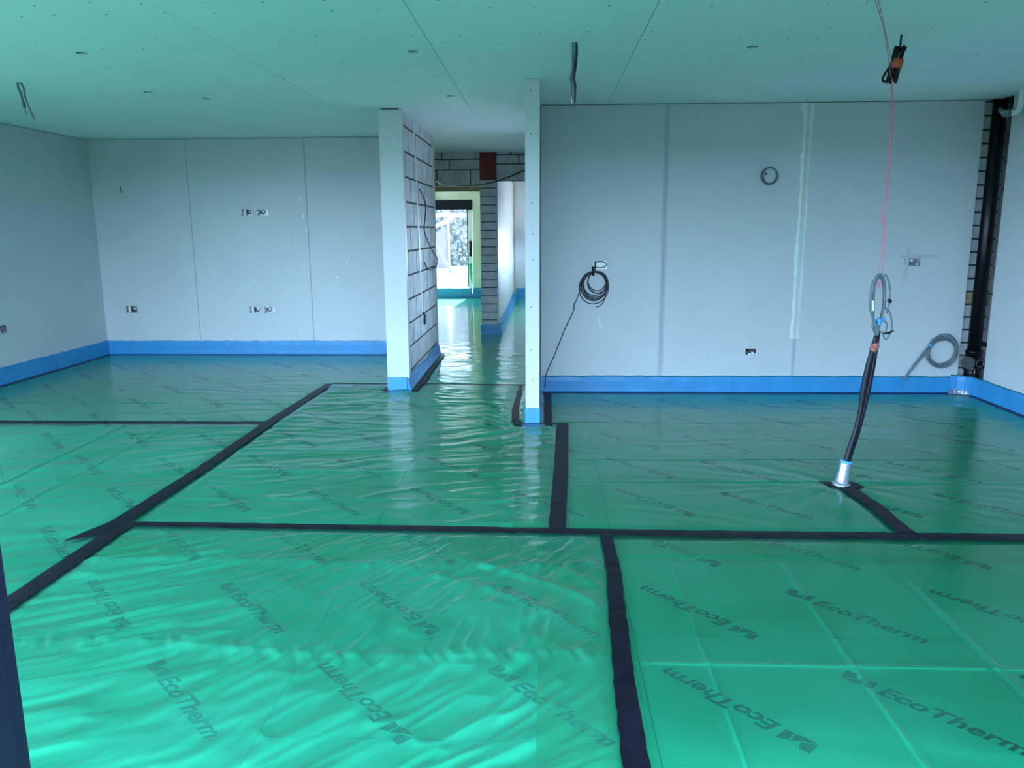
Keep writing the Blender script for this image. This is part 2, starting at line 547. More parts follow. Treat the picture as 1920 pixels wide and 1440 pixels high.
# white filler smears and specks left on the boards
def smears(name, parent, spots, axis, plane):
    sm = MB()
    for (u, v, a, b, t) in spots:
        n = 9
        pts = []
        for k in range(n):
            an = 2 * PI * k / n
            rr = random.uniform(.45, 1.0)
            du, dv = a * rr * math.cos(an), b * rr * math.sin(an)
            du, dv = du * math.cos(t) - dv * math.sin(t), du * math.sin(t) + dv * math.cos(t)
            pts.append((u + du, plane - .0006, v + dv) if axis == 'y' else (plane, u + du, v + dv))
        sm.add(pts, [tuple(range(n))])
    return sm.build(name, M_plaster, parent)
smears('filler_smears', wall_kitchen, [(0.49, .66, .007, .045, .25), (0.50, .62, .012, .022, .4), (1.49, .36, .008, .02, .3), (1.60, 1.31, .02, .010, 0), (1.43, 1.36, .02, .004, 0),
       (3.62, 1.66, .006, .055, -.1), (3.26, 2.15, .004, .05, -.15), (2.31, 2.23, .014, .003, 0), (.30, .52, .012, .004, 0), (2.06, .39, .004, .03, 0), (2.13, .70, .006, .006, 0),
       (3.33, 1.02, .01, .005, 0), (.42, 1.48, .004, .008, 0), (3.35, .86, .008, .004, 0)], 'y', YK)
smears('filler_smears', wall_back, [(-2.80, 1.82, .012, .05, .3), (-2.78, 1.62, .02, .05, -.4), (-2.75, 1.46, .03, .012, .3), (-4.86, 1.17, .012, .012, 0), (-3.42, 1.25, .012, .01, 0), (-4.9, 1.33, .006, .02, 0),
       (-2.32, 2.25, .03, .006, 0), (-2.3, 1.1, .012, .02, .2), (-2.42, .93, .02, .02, .3), (-3.42, .88, .012, .02, -.5), (-2.2, .8, .008, .008, 0), (-2.73, 1.15, .01, .01, 0), (-4.95, .95, .01, .006, 0)], 'y', YL)

# ---- wall_right
wr = MB()
wr.box(3.918, 4.1, 0.3, 7.32, -.05, H + .1, 1)
blocks(wr, 'x', 3.918, -1, 6.70, 7.15, [z * 0.2225 for z in range(0, 12)], 0.45, off=[0.1, .3], mats=lambda ci, a, b: 0)
wall_right = wr.build('wall_right', [M_block, M_mortar])
tag(wall_right, kind='structure')
panel('plasterboard', wall_right, 'x', XR, 0.5, 3.2, 0, H - .003, sign=1)
panel('plasterboard', wall_right, 'x', XR, 3.2005, 4.4, 0, H - .003, sign=1)
panel('plasterboard', wall_right, 'x', XR, 4.4005, 5.6, 0, H - .003, sign=1)
panel('plasterboard', wall_right, 'x', XR, 5.6005, 6.83, 0, H - .003, sign=1)
bt = MB(); bt.box(XR + .0125, 3.918, 6.60, 6.80, 0, H)
bt.build('batten', M_trunk, wall_right)

# ---- short return walls either side of the hall opening
st = MB(); st.box(-.130, -.045, 5.875, 7.30, -.05, H)
wall_stub = st.build('wall_return_hall', M_block)
tag(wall_stub, kind='structure')
sp = MB(); sp.bevbox(-.139, -.036, 5.860, 5.8749, 0.12, H - .002, .002)
sp.build('end_board', M_board, wall_stub)
panel('plasterboard', wall_stub, 'x', -.036, 5.875, YK - .001, 0.0, H, sign=-1, thick=.0085)
panel('plasterboard', wall_stub, 'x', -.139, 5.875, 7.30, 0.0, H, sign=1, thick=.0085)
sc_ = MB()
for z in (2.42, 2.13, 1.65, 1.43, 1.25, 0.90, 0.58, 0.345):
    sc_.disc((-.088 + random.uniform(-.012, .012), 5.8594, z), (0, -1, 0), .005, 8)
sc_.build('screw_heads', M_boardedge, wall_stub)

sl = MB()
sl.box(-1.42, -1.274, 7.165, 9.31, -.05, H + .05, 1)
blocks(sl, 'x', -1.274, 1, 7.30, 9.31, [-.07 + k * .2235 for k in range(0, 13)], .46, depth=.005, gap=.019, vgap=.034, bev=.002, off=[.05, .28, .12, .34])
wall_block = sl.build('wall_partition_block', [M_block, M_mortar])
tag(wall_block, kind='structure')
eb = MB(); eb.bevbox(-1.440, -1.237, 7.130, 7.1649, .125, H - .012, .002)
eb.build('end_board', M_board, wall_block)
rv = MB(); rv.box(-1.2735, -1.250, 7.165, 7.288, .05, H - .02)
rv.build('edge_board', M_board, wall_block)
panel('plasterboard', wall_block, 'x', -1.436, 7.165, YL - .001, 0, H, sign=1, thick=.0155)
sc_ = MB(); sc_.disc((-1.412, 7.1294, 2.135), (0, -1, 0), .006, 8); sc_.disc((-1.395, 7.1294, 2.133), (0, -1, 0), .003, 8)
sc_.build('screw_heads', M_boardedge, wall_block)

# ---- inner wall line with the brick pier between two openings
YP = 11.2
wi = MB()
wi.box(-5.4, -.896, YP + .02, YP + .13, 2.06, H + .05, 1)
blocks(wi, 'y', YP + .02, -1, -3.5, -.89, [2.055, 2.27, 2.41, 2.60], .46, gap=.014, depth=.02, off=[.27, .10, .2], mats=lambda ci, a, b: 2 if (ci == 0 and -1.8 < b < -1.25) else 0)
wi.box(-2.9, -.896, YP, YP + .12, 1.985, 2.05, 2)
wi.box(-5.4, -2.7, YP, YP + .12, -.05, 2.06, 0)
wi.box(-.66, .45, YP + .02, YP + .13, 2.12, H + .05, 1)
blocks(wi, 'y', YP + .02, -1, -.655, .45, [2.12, 2.345, 2.465, 2.60], .46, gap=.014, depth=.02, off=[0, .15, .25])
wall_inner = wi.build('wall_inner', [M_block, M_mortar, M_block2])
tag(wall_inner, kind='structure')
pr = MB()
pr.box(-.885, -.665, YP + .005, YF - .2, -.05, H, 1)
zc = [-.02 + .1135 * k for k in range(0, 20)]
blocks(pr, 'y', YP + .005, -1, -.888, -.662, zc[:20], .50, gap=.012, depth=.02, off=[0], bev=.005)
zb = [2.137 + .0725 * k for k in range(0, 6)]
blocks(pr, 'y', YP + .005, -1, -.888, -.662, zb, .2265, gap=.006, depth=.02, off=[0, .11], mats=lambda ci, a, b: 2)
pier = pr.build('wall_pier', [M_block, M_mortar, M_redbrick])
tag(pier, kind='structure')
panel('plasterboard', pier, 'x', -.648, YP + .03, YF - .01, 0.05, 2.4, sign=-1, thick=.016)

# ---- far wall, hall side walls
wf = MB()
wf.box(-5.4, -2.95, YF, YF + .25, -.05, H + .05); wf.box(-2.95, -1.535, YF, YF + .25, 2.085, H + .05); wf.box(-1.535, .6, YF, YF + .25, -.05, H + .05)
wall_far = wf.build('wall_far', M_render)
tag(wall_far, kind='structure')
panel('plasterboard', wall_far, 'y', YF - .02, -.632, .45, 0.0, H, thick=.015)
wh = MB()
wh.box(.45, .6, 7.32, 7.95, -.05, H + .05); wh.box(.45, .6, 7.95, 8.85, 1.8, H + .05); wh.box(.45, .6, 7.95, 8.85, -.05, .6); wh.box(.45, .6, 8.85, 11.8, -.05, H + .05)  # unseen opening added here to light the block partition
wh.box(.45, .6, 11.8, 16.8, -.05, .85); wh.box(.45, .6, 11.8, 16.8, 1.35, H + .05); wh.box(.45, .6, 16.8, YF + .2, -.05, H + .05)  # long unseen opening added to light the wall behind the pier
tag(wh.build('wall_hall_right', M_board), kind='structure')
wh = MB(); wh.box(-5.5, -5.35, 9.5, YF + .2, -.05, H + .05)
tag(wh.build('wall_hall_left', M_board), kind='structure')

# ---- far garden door
d1 = empty('door_1', (-2.2, YF, 0)); tag(d1, kind='structure')
m = MB(); m.box(-2.95, -1.537, YF - .02, YF + .06, 1.882, 2.083); m.build('door_head', M_frame, d1)
m = MB(); m.box(-1.652, -1.632, YF + .02, YF + .06, .24, 1.882); m.box(-2.95, -2.90, YF - .02, YF + .06, .22, 1.882); m.build('door_frame', M_frame, d1)
m = MB(); m.bevbox(-1.630, -1.545, YF + .02, YF + .08, .22, 1.882, .004); leaf = m.build('door_leaf', M_white, d1)
m = MB(); m.bevbox(-1.612, -1.552, YF - .005, YF + .02, .90, 1.225, .006); m.tube([(-1.60, YF - .005, 1.16), (-1.60, YF - .05, 1.16), (-1.60, YF - .05, 1.02)], .009, 8, smooth_path=False); m.build('door_handle', M_black, leaf)
m = MB()
m.add([(-1.625, YF + .01, .74), (-1.552, YF + .01, .76), (-1.548, YF + .005, .26), (-1.585, YF + .008, .40)], [(0, 1, 2, 3)]); m.build('film_scrap', M_greenfilm, leaf)
m = MB(); m.box(-2.95, -1.537, YF + .06, YF + .25, -.05, .1); m.build('threshold', M_frame, d1)

# ---- front glazed doors the picture is taken through: head wall, frame posts, threshold
wfr = MB(); wfr.box(-5.5, 4.1, .35, .60, 2.22, H + .1)
wfr.box(-5.5, -5.236, .35, .60, -.05, 2.22); wfr.box(1.99, 4.1, .35, .60, -.05, 2.22)
tag(wfr.build('wall_front', M_board), kind='structure')
d2 = empty('door_2', (-.7, .5, 0)); tag(d2, kind='structure')
m = MB(); m.box(-5.2, 1.99, .44, .55, 2.14, 2.22); m.build('frame_head', M_frame, d2)
m = MB(); m.bevbox(-.50, -.41, .47, .55, 0, 2.14, .004); m.bevbox(-.412, -.405, .50, .53, 0, 2.14, .002); m.build('frame_post', M_frame, d2)
m = MB(); m.bevbox(-2.85, -2.76, .47, .55, 0, 2.14, .004); m.build('frame_post', M_frame, d2)
m = MB(); m.bevbox(1.9, 1.99, .47, .55, 0, 2.14, .004); m.build('frame_post', M_frame, d2)
m = MB(); m.box(-5.2, 1.99, .40, .58, -.05, .03); m.build('threshold', M_frame, d2)

# ---- ground outside, front and back
g = MB(); g.box(-300, 300, -400, .3, -.2, -.1); g.box(-40, -5.6, .3, YF + .25, -.2, -.1); g.box(.65, 40, .3, YF + .25, -.2, -.1)
tag(g.build('ground_front', M_soil), kind='structure')
g = MB(); g.box(-40, 40, YF + .25, 80, -.2, -.02)
tag(g.build('ground_garden', M_paving), kind='structure')

# ------------------------------------------------------------------ black tape on the sheets
def ribbon(pts, w, z=.0118, t=.0012, jag=.0, res=.05):
    P = [Vector((p[0], p[1], 0)) for p in pts]
    W = w if hasattr(w, '__len__') else [w] * len(P)
    bm = MB()
    Q = []; WW = []
    for i in range(len(P) - 1):
        n = max(1, int((P[i + 1] - P[i]).length / res))
        for k in range(n):
            Q.append(P[i].lerp(P[i + 1], k / n)); WW.append(W[i] + (W[i + 1] - W[i]) * k / n)
    Q.append(P[-1]); WW.append(W[-1])
    vs = []
    for i, q in enumerate(Q):
        d = (Q[min(i + 1, len(Q) - 1)] - Q[max(i - 1, 0)]).normalized()
        n = Vector((-d.y, d.x, 0))
        j1, j2 = random.uniform(-jag, jag), random.uniform(-jag, jag)
        zz = z + random.uniform(0, .0012)
        a, b = q + n * (WW[i] / 2 + j1), q - n * (WW[i] / 2 + j2)
        vs += [(a.x, a.y, zz - t), (a.x, a.y, zz), (q.x, q.y, zz + random.uniform(.0, .002)), (b.x, b.y, zz), (b.x, b.y, zz - t)]
    fs = []
    for i in range(len(Q) - 1):
        for k in range(4):
            fs.append((i * 5 + k, i * 5 + k + 1, i * 5 + 5 + k + 1, i * 5 + 5 + k))
        fs.append((i * 5 + 4, i * 5, i * 5 + 5, i * 5 + 9))
    bm.add(vs, fs)
    e = (len(Q) - 1) * 5
    bm.add([vs[k] for k in range(5)], [(0, 1, 2, 3, 4)]); bm.add([vs[e + k] for k in range(5)], [(4, 3, 2, 1, 0)])
    return bm


TAPES = []


def tape(pts, w, label, z=.0118, jag=.003, mat=None):
    TAPES.append(pts)
    z += .0055
    o = ribbon(pts, w, z, jag=jag).build('tape_strip', mat or M_tape)
    return tag(o, label, 'tape', 'black tape over the sheet joints')


tape([(-2.19, .7), (-2.13, 2.0), (-2.125, 2.88), (-2.11, 3.72)], .095, 'black tape edging the front wrinkled sheet, running out past the dark door post', .0122)
tape([(-2.285, 3.475), (-2.215, 3.575), (-2.155, 3.72), (-2.12, 4.6), (-2.11, 5.86), (-2.06, 7.40)], [.008, .085, .095, .085, .085, .075], 'long black tape between the left bay and the middle sheet, with torn pointed end', .0138)
tape([(-2.11, 3.715), (-.85, 3.695), (.05, 3.675), (.73, 3.655), (2.28, 3.65), (XR - .02, 3.65)], [.06, .065, .072, .078, .082, .082], 'longest black tape, crossing the whole floor in front of both return walls', .0126)
tape([(XL + .02, 5.86), (-4.24, 5.84), (-2.16, 5.845)], .075, 'black tape across the left bay floor to the left wall')
tape([(-2.03, 7.42), (-1.45, 7.405)], .05, 'thin black tape left of the block partition foot', .0126)
tape([(-1.21, 7.415), (-.90, 7.41), (-.16, 7.36)], .045, 'thin black tape across the hall opening', .0126)
tape([(.142, 5.86), (.108, 4.8), (.065, 3.69)], .085, 'black tape from the right return wall forward to the long cross tape', .0140, .002)
tape([(.30, 3.69), (.302, 3.2), (.285, 2.9), (.268, 2.45), (.262, 2.3), (.255, 1.96), (.24, .8)], [.06, .062, .066, .07, .072, .075, .085], 'wide black tape running forward from the long cross tape to the door', .0140)
tape([(1.715, 4.40), (1.755, 4.02), (1.748, 3.69)], [.075, .08, .08], 'short slanting black tape from the cable riser foot to the cross tape', .0140, .006)
tape([(-.215, 7.34), (-.235, 6.5), (-.225, 5.99), (-.185, 5.815)], [.03, .05, .06, .06], 'black tape along the hall side of the right return wall foot', .0150, .004)
tape([(-.185, 5.825), (.04, 5.825), (.185, 5.845)], .03, 'black tape across the front of the right return wall foot', .0164)
tape([(.032, 5.84), (.032, 7.02)], .062, 'black tape along the kitchen side of the right return wall foot', .0126)
tape([(-1.47, 7.06), (-1.445, 7.25), (-1.45, 7.37)], .05, 'scrap of black tape at the left foot of the block partition', .0150)
tape([(-1.19, 7.06), (-1.185, 7.6), (-1.20, 8.4), (-1.20, 9.3)], [.05, .07, .06, .05], 'black tape along the hall side of the block partition foot', .0150)

# ------------------------------------------------------------------ polythene sheets
def vnoise(x, y, seed):
    xi = np.floor(x).astype(np.int64); yi = np.floor(y).astype(np.int64)
    fx = x - xi; fy = y - yi
    fx = fx * fx * fx * (fx * (fx * 6 - 15) + 10); fy = fy * fy * fy * (fy * (fy * 6 - 15) + 10)

    def h(a, b):
        n = (a * 374761393 + b * 668265263 + seed * 974634777) & 0xFFFFFFFF
        n = ((n ^ (n >> 13)) * 1274126177) & 0xFFFFFFFF
        return ((n ^ (n >> 16)) & 0xFFFF) / 65535.0
    a, b, c, d = h(xi, yi), h(xi + 1, yi), h(xi, yi + 1), h(xi + 1, yi + 1)
    return (a * (1 - fx) + b * fx) * (1 - fy) + (c * (1 - fx) + d * fx) * fy


def rot(x, y, a):
    return x * math.cos(a) + y * math.sin(a), -x * math.sin(a) + y * math.cos(a)


def streak(x, y, a, lu, lv, seed, warp=0.0):
    """long thin ridges running along direction a; lu, lv = length and spacing"""
    if warp:
        x = x + warp * (vnoise(x * 1.3, y * 1.3, seed + 50) - .5); y = y + warp * (vnoise(x * 1.3 + 7, y * 1.3, seed + 51) - .5)
    u, v = rot(x, y, a)
    n = vnoise(u / lu, v / lv, seed)
    return 1 - np.abs(2 * n - 1)


def crease_x(x, x0, w=.006): return np.exp(-np.abs(x - x0) / w)


def sm(t): t = np.clip(t, 0, 1); return t * t * (3 - 2 * t)


def radial(x, y, cx_, cy_, n, R, seed, r0=.05):
    dx, dy = x - cx_, y - cy_
    r = np.hypot(dx, dy); th = np.arctan2(dy, dx)
    w = np.exp(-r / R) * sm((r - r0) / .1)
    return w * (1 - np.abs(2 * vnoise(th * n, r * 1.2, seed) - 1))


def sheet(label, mat, x0, x1, y0, y1, z, res, hf, exx=(), exy=(), cut=None, group='green polythene sheets on the floor', edge=.05):
    def axis(a, b, ex):
        n = max(2, int((b - a) / res))
        s = list(np.linspace(a, b, n + 1))
        for e in ex: s += [e - .014, e - .005, e, e + .005, e + .014]
        return np.array(sorted(v for v in s if a <= v <= b))
    xs, ys = axis(x0, x1, exx), axis(y0, y1, exy)
    X, Y = np.meshgrid(xs, ys)
    d = np.minimum(np.minimum(X - x0, x1 - X), np.minimum(Y - y0, y1 - Y))
    dt = np.full(X.shape, 9.0)
    for pts in TAPES:
        for (ax, ay), (bx_, by_) in zip(pts[:-1], pts[1:]):
            L2 = (bx_ - ax) ** 2 + (by_ - ay) ** 2
            t = np.clip(((X - ax) * (bx_ - ax) + (Y - ay) * (by_ - ay)) / L2, 0, 1)
            dt = np.minimum(dt, np.hypot(X - ax - t * (bx_ - ax), Y - ay - t * (by_ - ay)))
    Z = z + hf(X, Y) * (0.10 + 0.90 * sm(d / edge)) * (0.16 + 0.84 * sm((dt - .03) / .07))
    Z = np.maximum(Z, z - .002)
    nx, ny = len(xs), len(ys)
    idx = np.arange(nx * ny).reshape(ny, nx)
    F = np.stack([idx[:-1, :-1], idx[:-1, 1:], idx[1:, 1:], idx[1:, :-1]], -1).reshape(-1, 4)
    if cut is not None:
        cxm = (X[:-1, :-1] + X[1:, 1:]).ravel() / 2; cym = (Y[:-1, :-1] + Y[1:, 1:]).ravel() / 2
        F = F[~cut(cxm, cym)]
    V = np.stack([X.ravel(), Y.ravel(), Z.ravel()], -1)
    used = np.unique(F)
    remap = -np.ones(nx * ny, int); remap[used] = np.arange(len(used))
    me = bpy.data.meshes.new('polythene_sheet')
    me.vertices.add(len(used)); me.vertices.foreach_set('co', V[used].astype(np.float32).ravel())
    me.loops.add(F.size); me.loops.foreach_set('vertex_index', remap[F].astype(np.int32).ravel())
    me.polygons.add(len(F)); me.polygons.foreach_set('loop_start', np.arange(0, F.size, 4, dtype=np.int32))
    me.polygons.foreach_set('use_smooth', np.ones(len(F), bool))
    me.update(calc_edges=True); me.validate()
    o = link('polythene_sheet', me, mat)
    tag(o, label, 'plastic sheet', group)
    return o


def hf_front(x, y):
    wl = sm((-.85 - x) / .7)
    h = .0095 * wl * streak(x, y, .52, .34, .050, 1, .12) ** 2 + .010 * wl * streak(x, y, .45, .7, .11, 2, .2) ** 2
    h += (1 - wl) * (.0075 * streak(x, y, 1.02, .24, .046, 6, .25) ** 2 + .006 * streak(x, y, .85, .3, .085, 7, .3) ** 2) * (.55 + .9 * vnoise(x * 1.6, y * 1.6, 8))
    h += .010 * vnoise(x * 1.4, y * 1.4, 3)
    h += .012 * streak(x, y, -.66, 1.0, .15, 4, .25) ** 2 * sm((x + .9) / .5) * sm((.5 - x) / .3) * np.exp(-((y - 2.95) / .40) ** 2)
    for yc, am in ((3.27, .005), (2.53, .0075)):
        wob = yc + .03 * np.sin(x * 3.1)
        h += am * np.exp(-((y - wob) / .055) ** 2) * (1 - np.abs(2 * vnoise(x / .026 + 1.2 * (y - wob) / .07, y / .14, 5) - 1)) ** 1.3
        h += .003 * np.exp(-np.abs(y - wob) / .010)
    return h


sheet('green polythene sheet at the front with dense diagonal wrinkles, left of front tape', M_s_front, -2.12, .305, .62, 3.665, .0065, .0085, hf_front, exy=())
sheet('smooth green polythene sheet at the front right with straight fold creases', M_s_flat, -.02, XR - .012, .62, 3.655, .0035, .03,
      lambda x, y: np.where(x < .33, 0, 1) * (.006 * vnoise(x * 1.1, y * 1.1, 9) + .003 * streak(x, y, .3, .9, .12, 10) * sm((x - 2.2) / .6)
      + .005 * crease_x(x, .56) + .006 * crease_x(x, 1.05) * sm((3.7 - y) / .2) + .004 * crease_x(x, 1.53) + .0035 * crease_x(y, 2.5, .008) + .003 * streak(x, y, -.25, .8, .07, 11) * np.exp(-((y - 2.0) / .35) ** 2)),
      exx=(.56, 1.05, 1.53), exy=(2.5,))


def hf_mid(x, y):
    h = .010 * vnoise(x * 1.3, y * 1.3, 21) + .007 * streak(x, y, .35, .6, .10, 22, .3) ** 1.5
    h += .005 * streak(x, y, -.15, .35, .05, 23, .2) ** 1.5 * (.35 + sm((y - 5.2) / 1.2) + .8 * sm((-1.0 - x) / .8))
    for yc in (4.11, 4.60, 5.07): h += .0045 * np.exp(-np.abs(y - yc) / .007) * (.4 + vnoise(x * 2.2, y * 0 + yc, 24))
    h += .020 * radial(x, y, -.1, 5.80, 9, .45, 25) + .012 * radial(x, y, -1.33, 7.0, 8, .4, 26)
    return h


sheet('green polythene sheet in the middle running up to the hall opening', M_s_mid, -2.10, .125, 3.33, 7.43, .0065, .02, hf_mid, exy=(4.11, 4.60, 5.07),
      cut=lambda x, y: ((x > -.165) & (y > 5.83)) | ((x > -1.45) & (x < -1.215) & (y > 7.10)))


def hf_kit(x, y):
    h = .009 * vnoise(x * 1.0, y * 1.2, 31) + .003 * streak(x, y, -.2, 1.1, .11, 32, .4) + .004 * streak(x, y, -.5, .7, .10, 36, .3) * sm((x - 1.9) / .7)
    for yc, am in ((4.47, .006), (4.94, .004), (5.94, .0035)): h += am * np.exp(-np.abs(y - yc) / .007) * (.5 + .6 * vnoise(x * 1.6, y * 0 + yc, 34))
    h += .020 * radial(x, y, 1.70, 4.43, 8, .40, 35, .06)
    return h


sheet('green polythene sheet below the kitchen wall, around the tall cable riser', M_s_kit, -.16, XR - .012, 3.36, YK - .02, .0035, .024, hf_kit, exy=(4.47, 4.94, 5.94),
      cut=lambda x, y: (x < .0) & (y > 5.83))


def hf_left(x, y):
    h = .010 * vnoise(x * 1.2, y * 1.2, 41) + .009 * streak(x, y, .45, .7, .12, 42, .3) ** 1.5 + .005 * streak(x, y, .2, .4, .045, 43, .2) ** 2
    for xc, am in ((-2.83, .006), (-3.18, .007)): h += am * np.exp(-np.abs(x - xc) / .008)
    return h


sheet('green polythene sheet in the left bay, nearer side of its cross tape', M_s_left, XL + .012, -2.07, .62, 5.84, .0035, .022, hf_left, exx=(-2.83, -3.18))


def hf_lback(x, y):
    h = .008 * vnoise(x * .9, y * 1.3, 51) + .004 * streak(x, y, -.12, .8, .10, 52, .5) + .002 * streak(x, y, .35, .4, .05, 53, .3)
    h += .004 * np.exp(-np.abs(y - 6.55) / .008) * (.3 + vnoise(x * 2, y * 0, 54))
    return h


sheet('green polythene sheet below the socket wall, beyond the left bay cross tape', M_s_left, XL + .012, -1.46, 5.83, YL - .012, .0035, .025, hf_lback, exy=(6.55,),
      cut=lambda x, y: (x > -2.07) & (y < 7.40))


def hf_hall(x, y):
    h = (.0026 * streak(x, y, .05, .5, .13, 61, .3) ** 3 + .0022 * streak(x, y, -.18, .35, .09, 62, .3) ** 4 + .0008 * streak(x, y, .25, .25, .05, 63, .2)) * (.35 + 2.3 * sm((10.8 - y) / 2.5))
    return h


sheet('rippled green polythene sheet along the hall floor, glaring towards the garden door', M_s_hall, -5.3, .44, 7.42, YF - .01, .0035, .026, hf_hall,
      cut=lambda x, y: ((x < -1.215) & (y < 9.33)) | ((x > -.17) & (y < 7.34)) | ((x > -.91) & (x < -.63) & (y > YP - .03)) | ((x < -2.68) & (y > 9.9)) | (x < -4.2))

# ------------------------------------------------------------------ blue edge strips
def edge_strip(path, label, h=.165, t=.012, side=1, base=True, top=True, wob=.004, flare=0.0, z0=.004, hv=None):
    """upstand of blue foam along a wall; path on the wall face, side = +1 when the room lies left of the path"""
    P = [Vector((p[0], p[1], 0)) for p in path]
    Q = []
    for i in range(len(P) - 1):
        n = max(1, int((P[i + 1] - P[i]).length / .06))
        for k in range(n): Q.append(P[i].lerp(P[i + 1], k / n))
    Q.append(P[-1])
    body, nav, edg = MB(), MB(), MB()
    nr = []
    for i, q in enumerate(Q):
        d = (Q[min(i + 1, len(Q) - 1)] - Q[max(i - 1, 0)]).normalized()
        nr.append(Vector((-d.y, d.x, 0)) * side)
    rows = []
    for i, q in enumerate(Q):
        hh = h + (hv(i / max(1, len(Q) - 1)) if hv else 0) + random.uniform(-wob, wob)
        n = nr[i]
        o1 = random.uniform(0, wob)
        rows.append([q + n * .0005 + Vector((0, 0, z0)), q + n * .0005 + Vector((0, 0, hh)), q + n * t + Vector((0, 0, hh - .002)),
                     q + n * (t + o1) + Vector((0, 0, hh * .72)), q + n * (t + o1 * .6 + flare * .35) + Vector((0, 0, hh * .35)), q + n * (t + .002 + flare) + Vector((0, 0, z0))])
    k = 6
    body.add([v for r in rows for v in r], [(i * k + j, i * k + (j + 1) % k, (i + 1) * k + (j + 1) % k, (i + 1) * k + j) for i in range(len(Q) - 1) for j in range(k)], 0, True)
    for r in (rows[0], rows[-1]): body.add(r, [tuple(range(k))])
    o = body.build('edge_insulation_strip', M_blue)
    for p in o.data.polygons: p.use_smooth = False
    tag(o, label, 'insulation strip', 'blue perimeter strips')
    if base:
        for i in range(len(Q) - 1):
            a, b = rows[i][5], rows[i + 1][5]
            na, nb = nr[i], nr[i + 1]
            nav.add([a + na * .001 + Vector((0, 0, .016)), b + nb * .001 + Vector((0, 0, .016)), b + nb * .018 + Vector((0, 0, .006)), a + na * .018 + Vector((0, 0, .006))], [(0, 1, 2, 3)])
        nav.build('base_tape', M_bluedark, o)
    if top:
        for i in range(len(Q) - 1):
            a, b = rows[i][1], rows[i + 1][1]
            edg.add([a + nr[i] * .001 - Vector((0, 0, .002)), b + nr[i + 1] * .001 - Vector((0, 0, .002)), b + nr[i + 1] * .003 + Vector((0, 0, .008)), a + nr[i] * .003 + Vector((0, 0, .006))], [(0, 1, 2, 3)])
        edg.build('film_edge', M_greenedge, o)
    return o


edge_strip([(-.02, YK), (3.60, YK)], 'blue foam strip along the foot of the kitchen wall', .158, .014, -1)
edge_strip([(3.603, YK), (3.66, YK - .012), (3.71, YK - .05), (3.742, YK - .11), (XR, YK - .22), (XR, 5.5), (XR, 4.0), (XR, .8)], 'blue foam strip turning the corner at the soil pipe and along the right wall', .172, .012, -1)
edge_strip([(XL, YL), (-1.44, YL)], 'blue foam strip along the foot of the socket wall', .180, .012, -1, top=False)
edge_strip([(XL, 5.0), (XL, YL - .016)], 'blue foam strip along the foot of the left wall', .185, .012, -1, top=False)
# wrapped around the block partition foot
edge_strip([(-1.4365, 7.20), (-1.4365, 7.128), (-1.262, 7.128)], 'blue foam wrapped round the white end of the block partition', .137, .008, -1, False, False, .002)
edge_strip([(-1.262, 7.13), (-1.262, 9.31)], 'crumpled blue foam strip along the hall side of the block partition', .13, .012, -1, False, False, .008, .03, hv=lambda t: .05 * (1 - t) * 0 + .02 * math.sin(t * 9))
edge_strip([(-.139, 7.2), (-.139, 5.858), (-.036, 5.858), (-.036, YK - .02)], 'blue foam wrapped round the foot of the narrow right return wall', .137, .008, -1, False, False, .002, hv=lambda t: 0)
edge_strip([(-.89, YP + .3), (-.89, YP - .017), (-.645, YP - .017)], 'blue foam round the foot of the brick pier', .145, .010, -1, False, False, .003)
edge_strip([(-.645, YP - .01), (-.645, YF - .05)], 'blue foam strip along the green-lit wall behind the pier', .165, .02, -1, False, False, .006, .03)
edge_strip([(-2.95, YF - .02), (-1.552, YF - .02)], 'blue foam strip across the foot of the garden door', .222, .012, -1, False, False, .003)
edge_strip([(-1.545, YF), (-.90, YF)], 'blue foam strip on the cream wall right of the garden door', .222, .012, -1, False, False, .003)
edge_strip([(-.60, YF - .02), (.44, YF - .02)], 'blue foam strip on the dark end wall right of the pier', .222, .012, -1, False, False, .003)
# silver tape patch where the pipe meets the floor
m = MB()
for k in range(12):
    t0, t1 = k / 12, (k + 1) / 12
    f = lambda t: (3.58 + .20 * t, YK - .03 - .0 - .26 * max(0, t - .45), 0)
    a, b = f(t0), f(t1)
    h0, h1 = .05 + random.uniform(-.012, .012), .05 + random.uniform(-.012, .012)
    m.add([(a[0], a[1] - .012, .013), (b[0], b[1] - .012, .013), (b[0], b[1] + .004, h1), (a[0], a[1] + .004, h0)], [(0, 1, 2, 3)])
tag(m.build('tape_patch', M_silver), 'crumpled shiny tape patch at the floor below the soil pipe', 'tape')

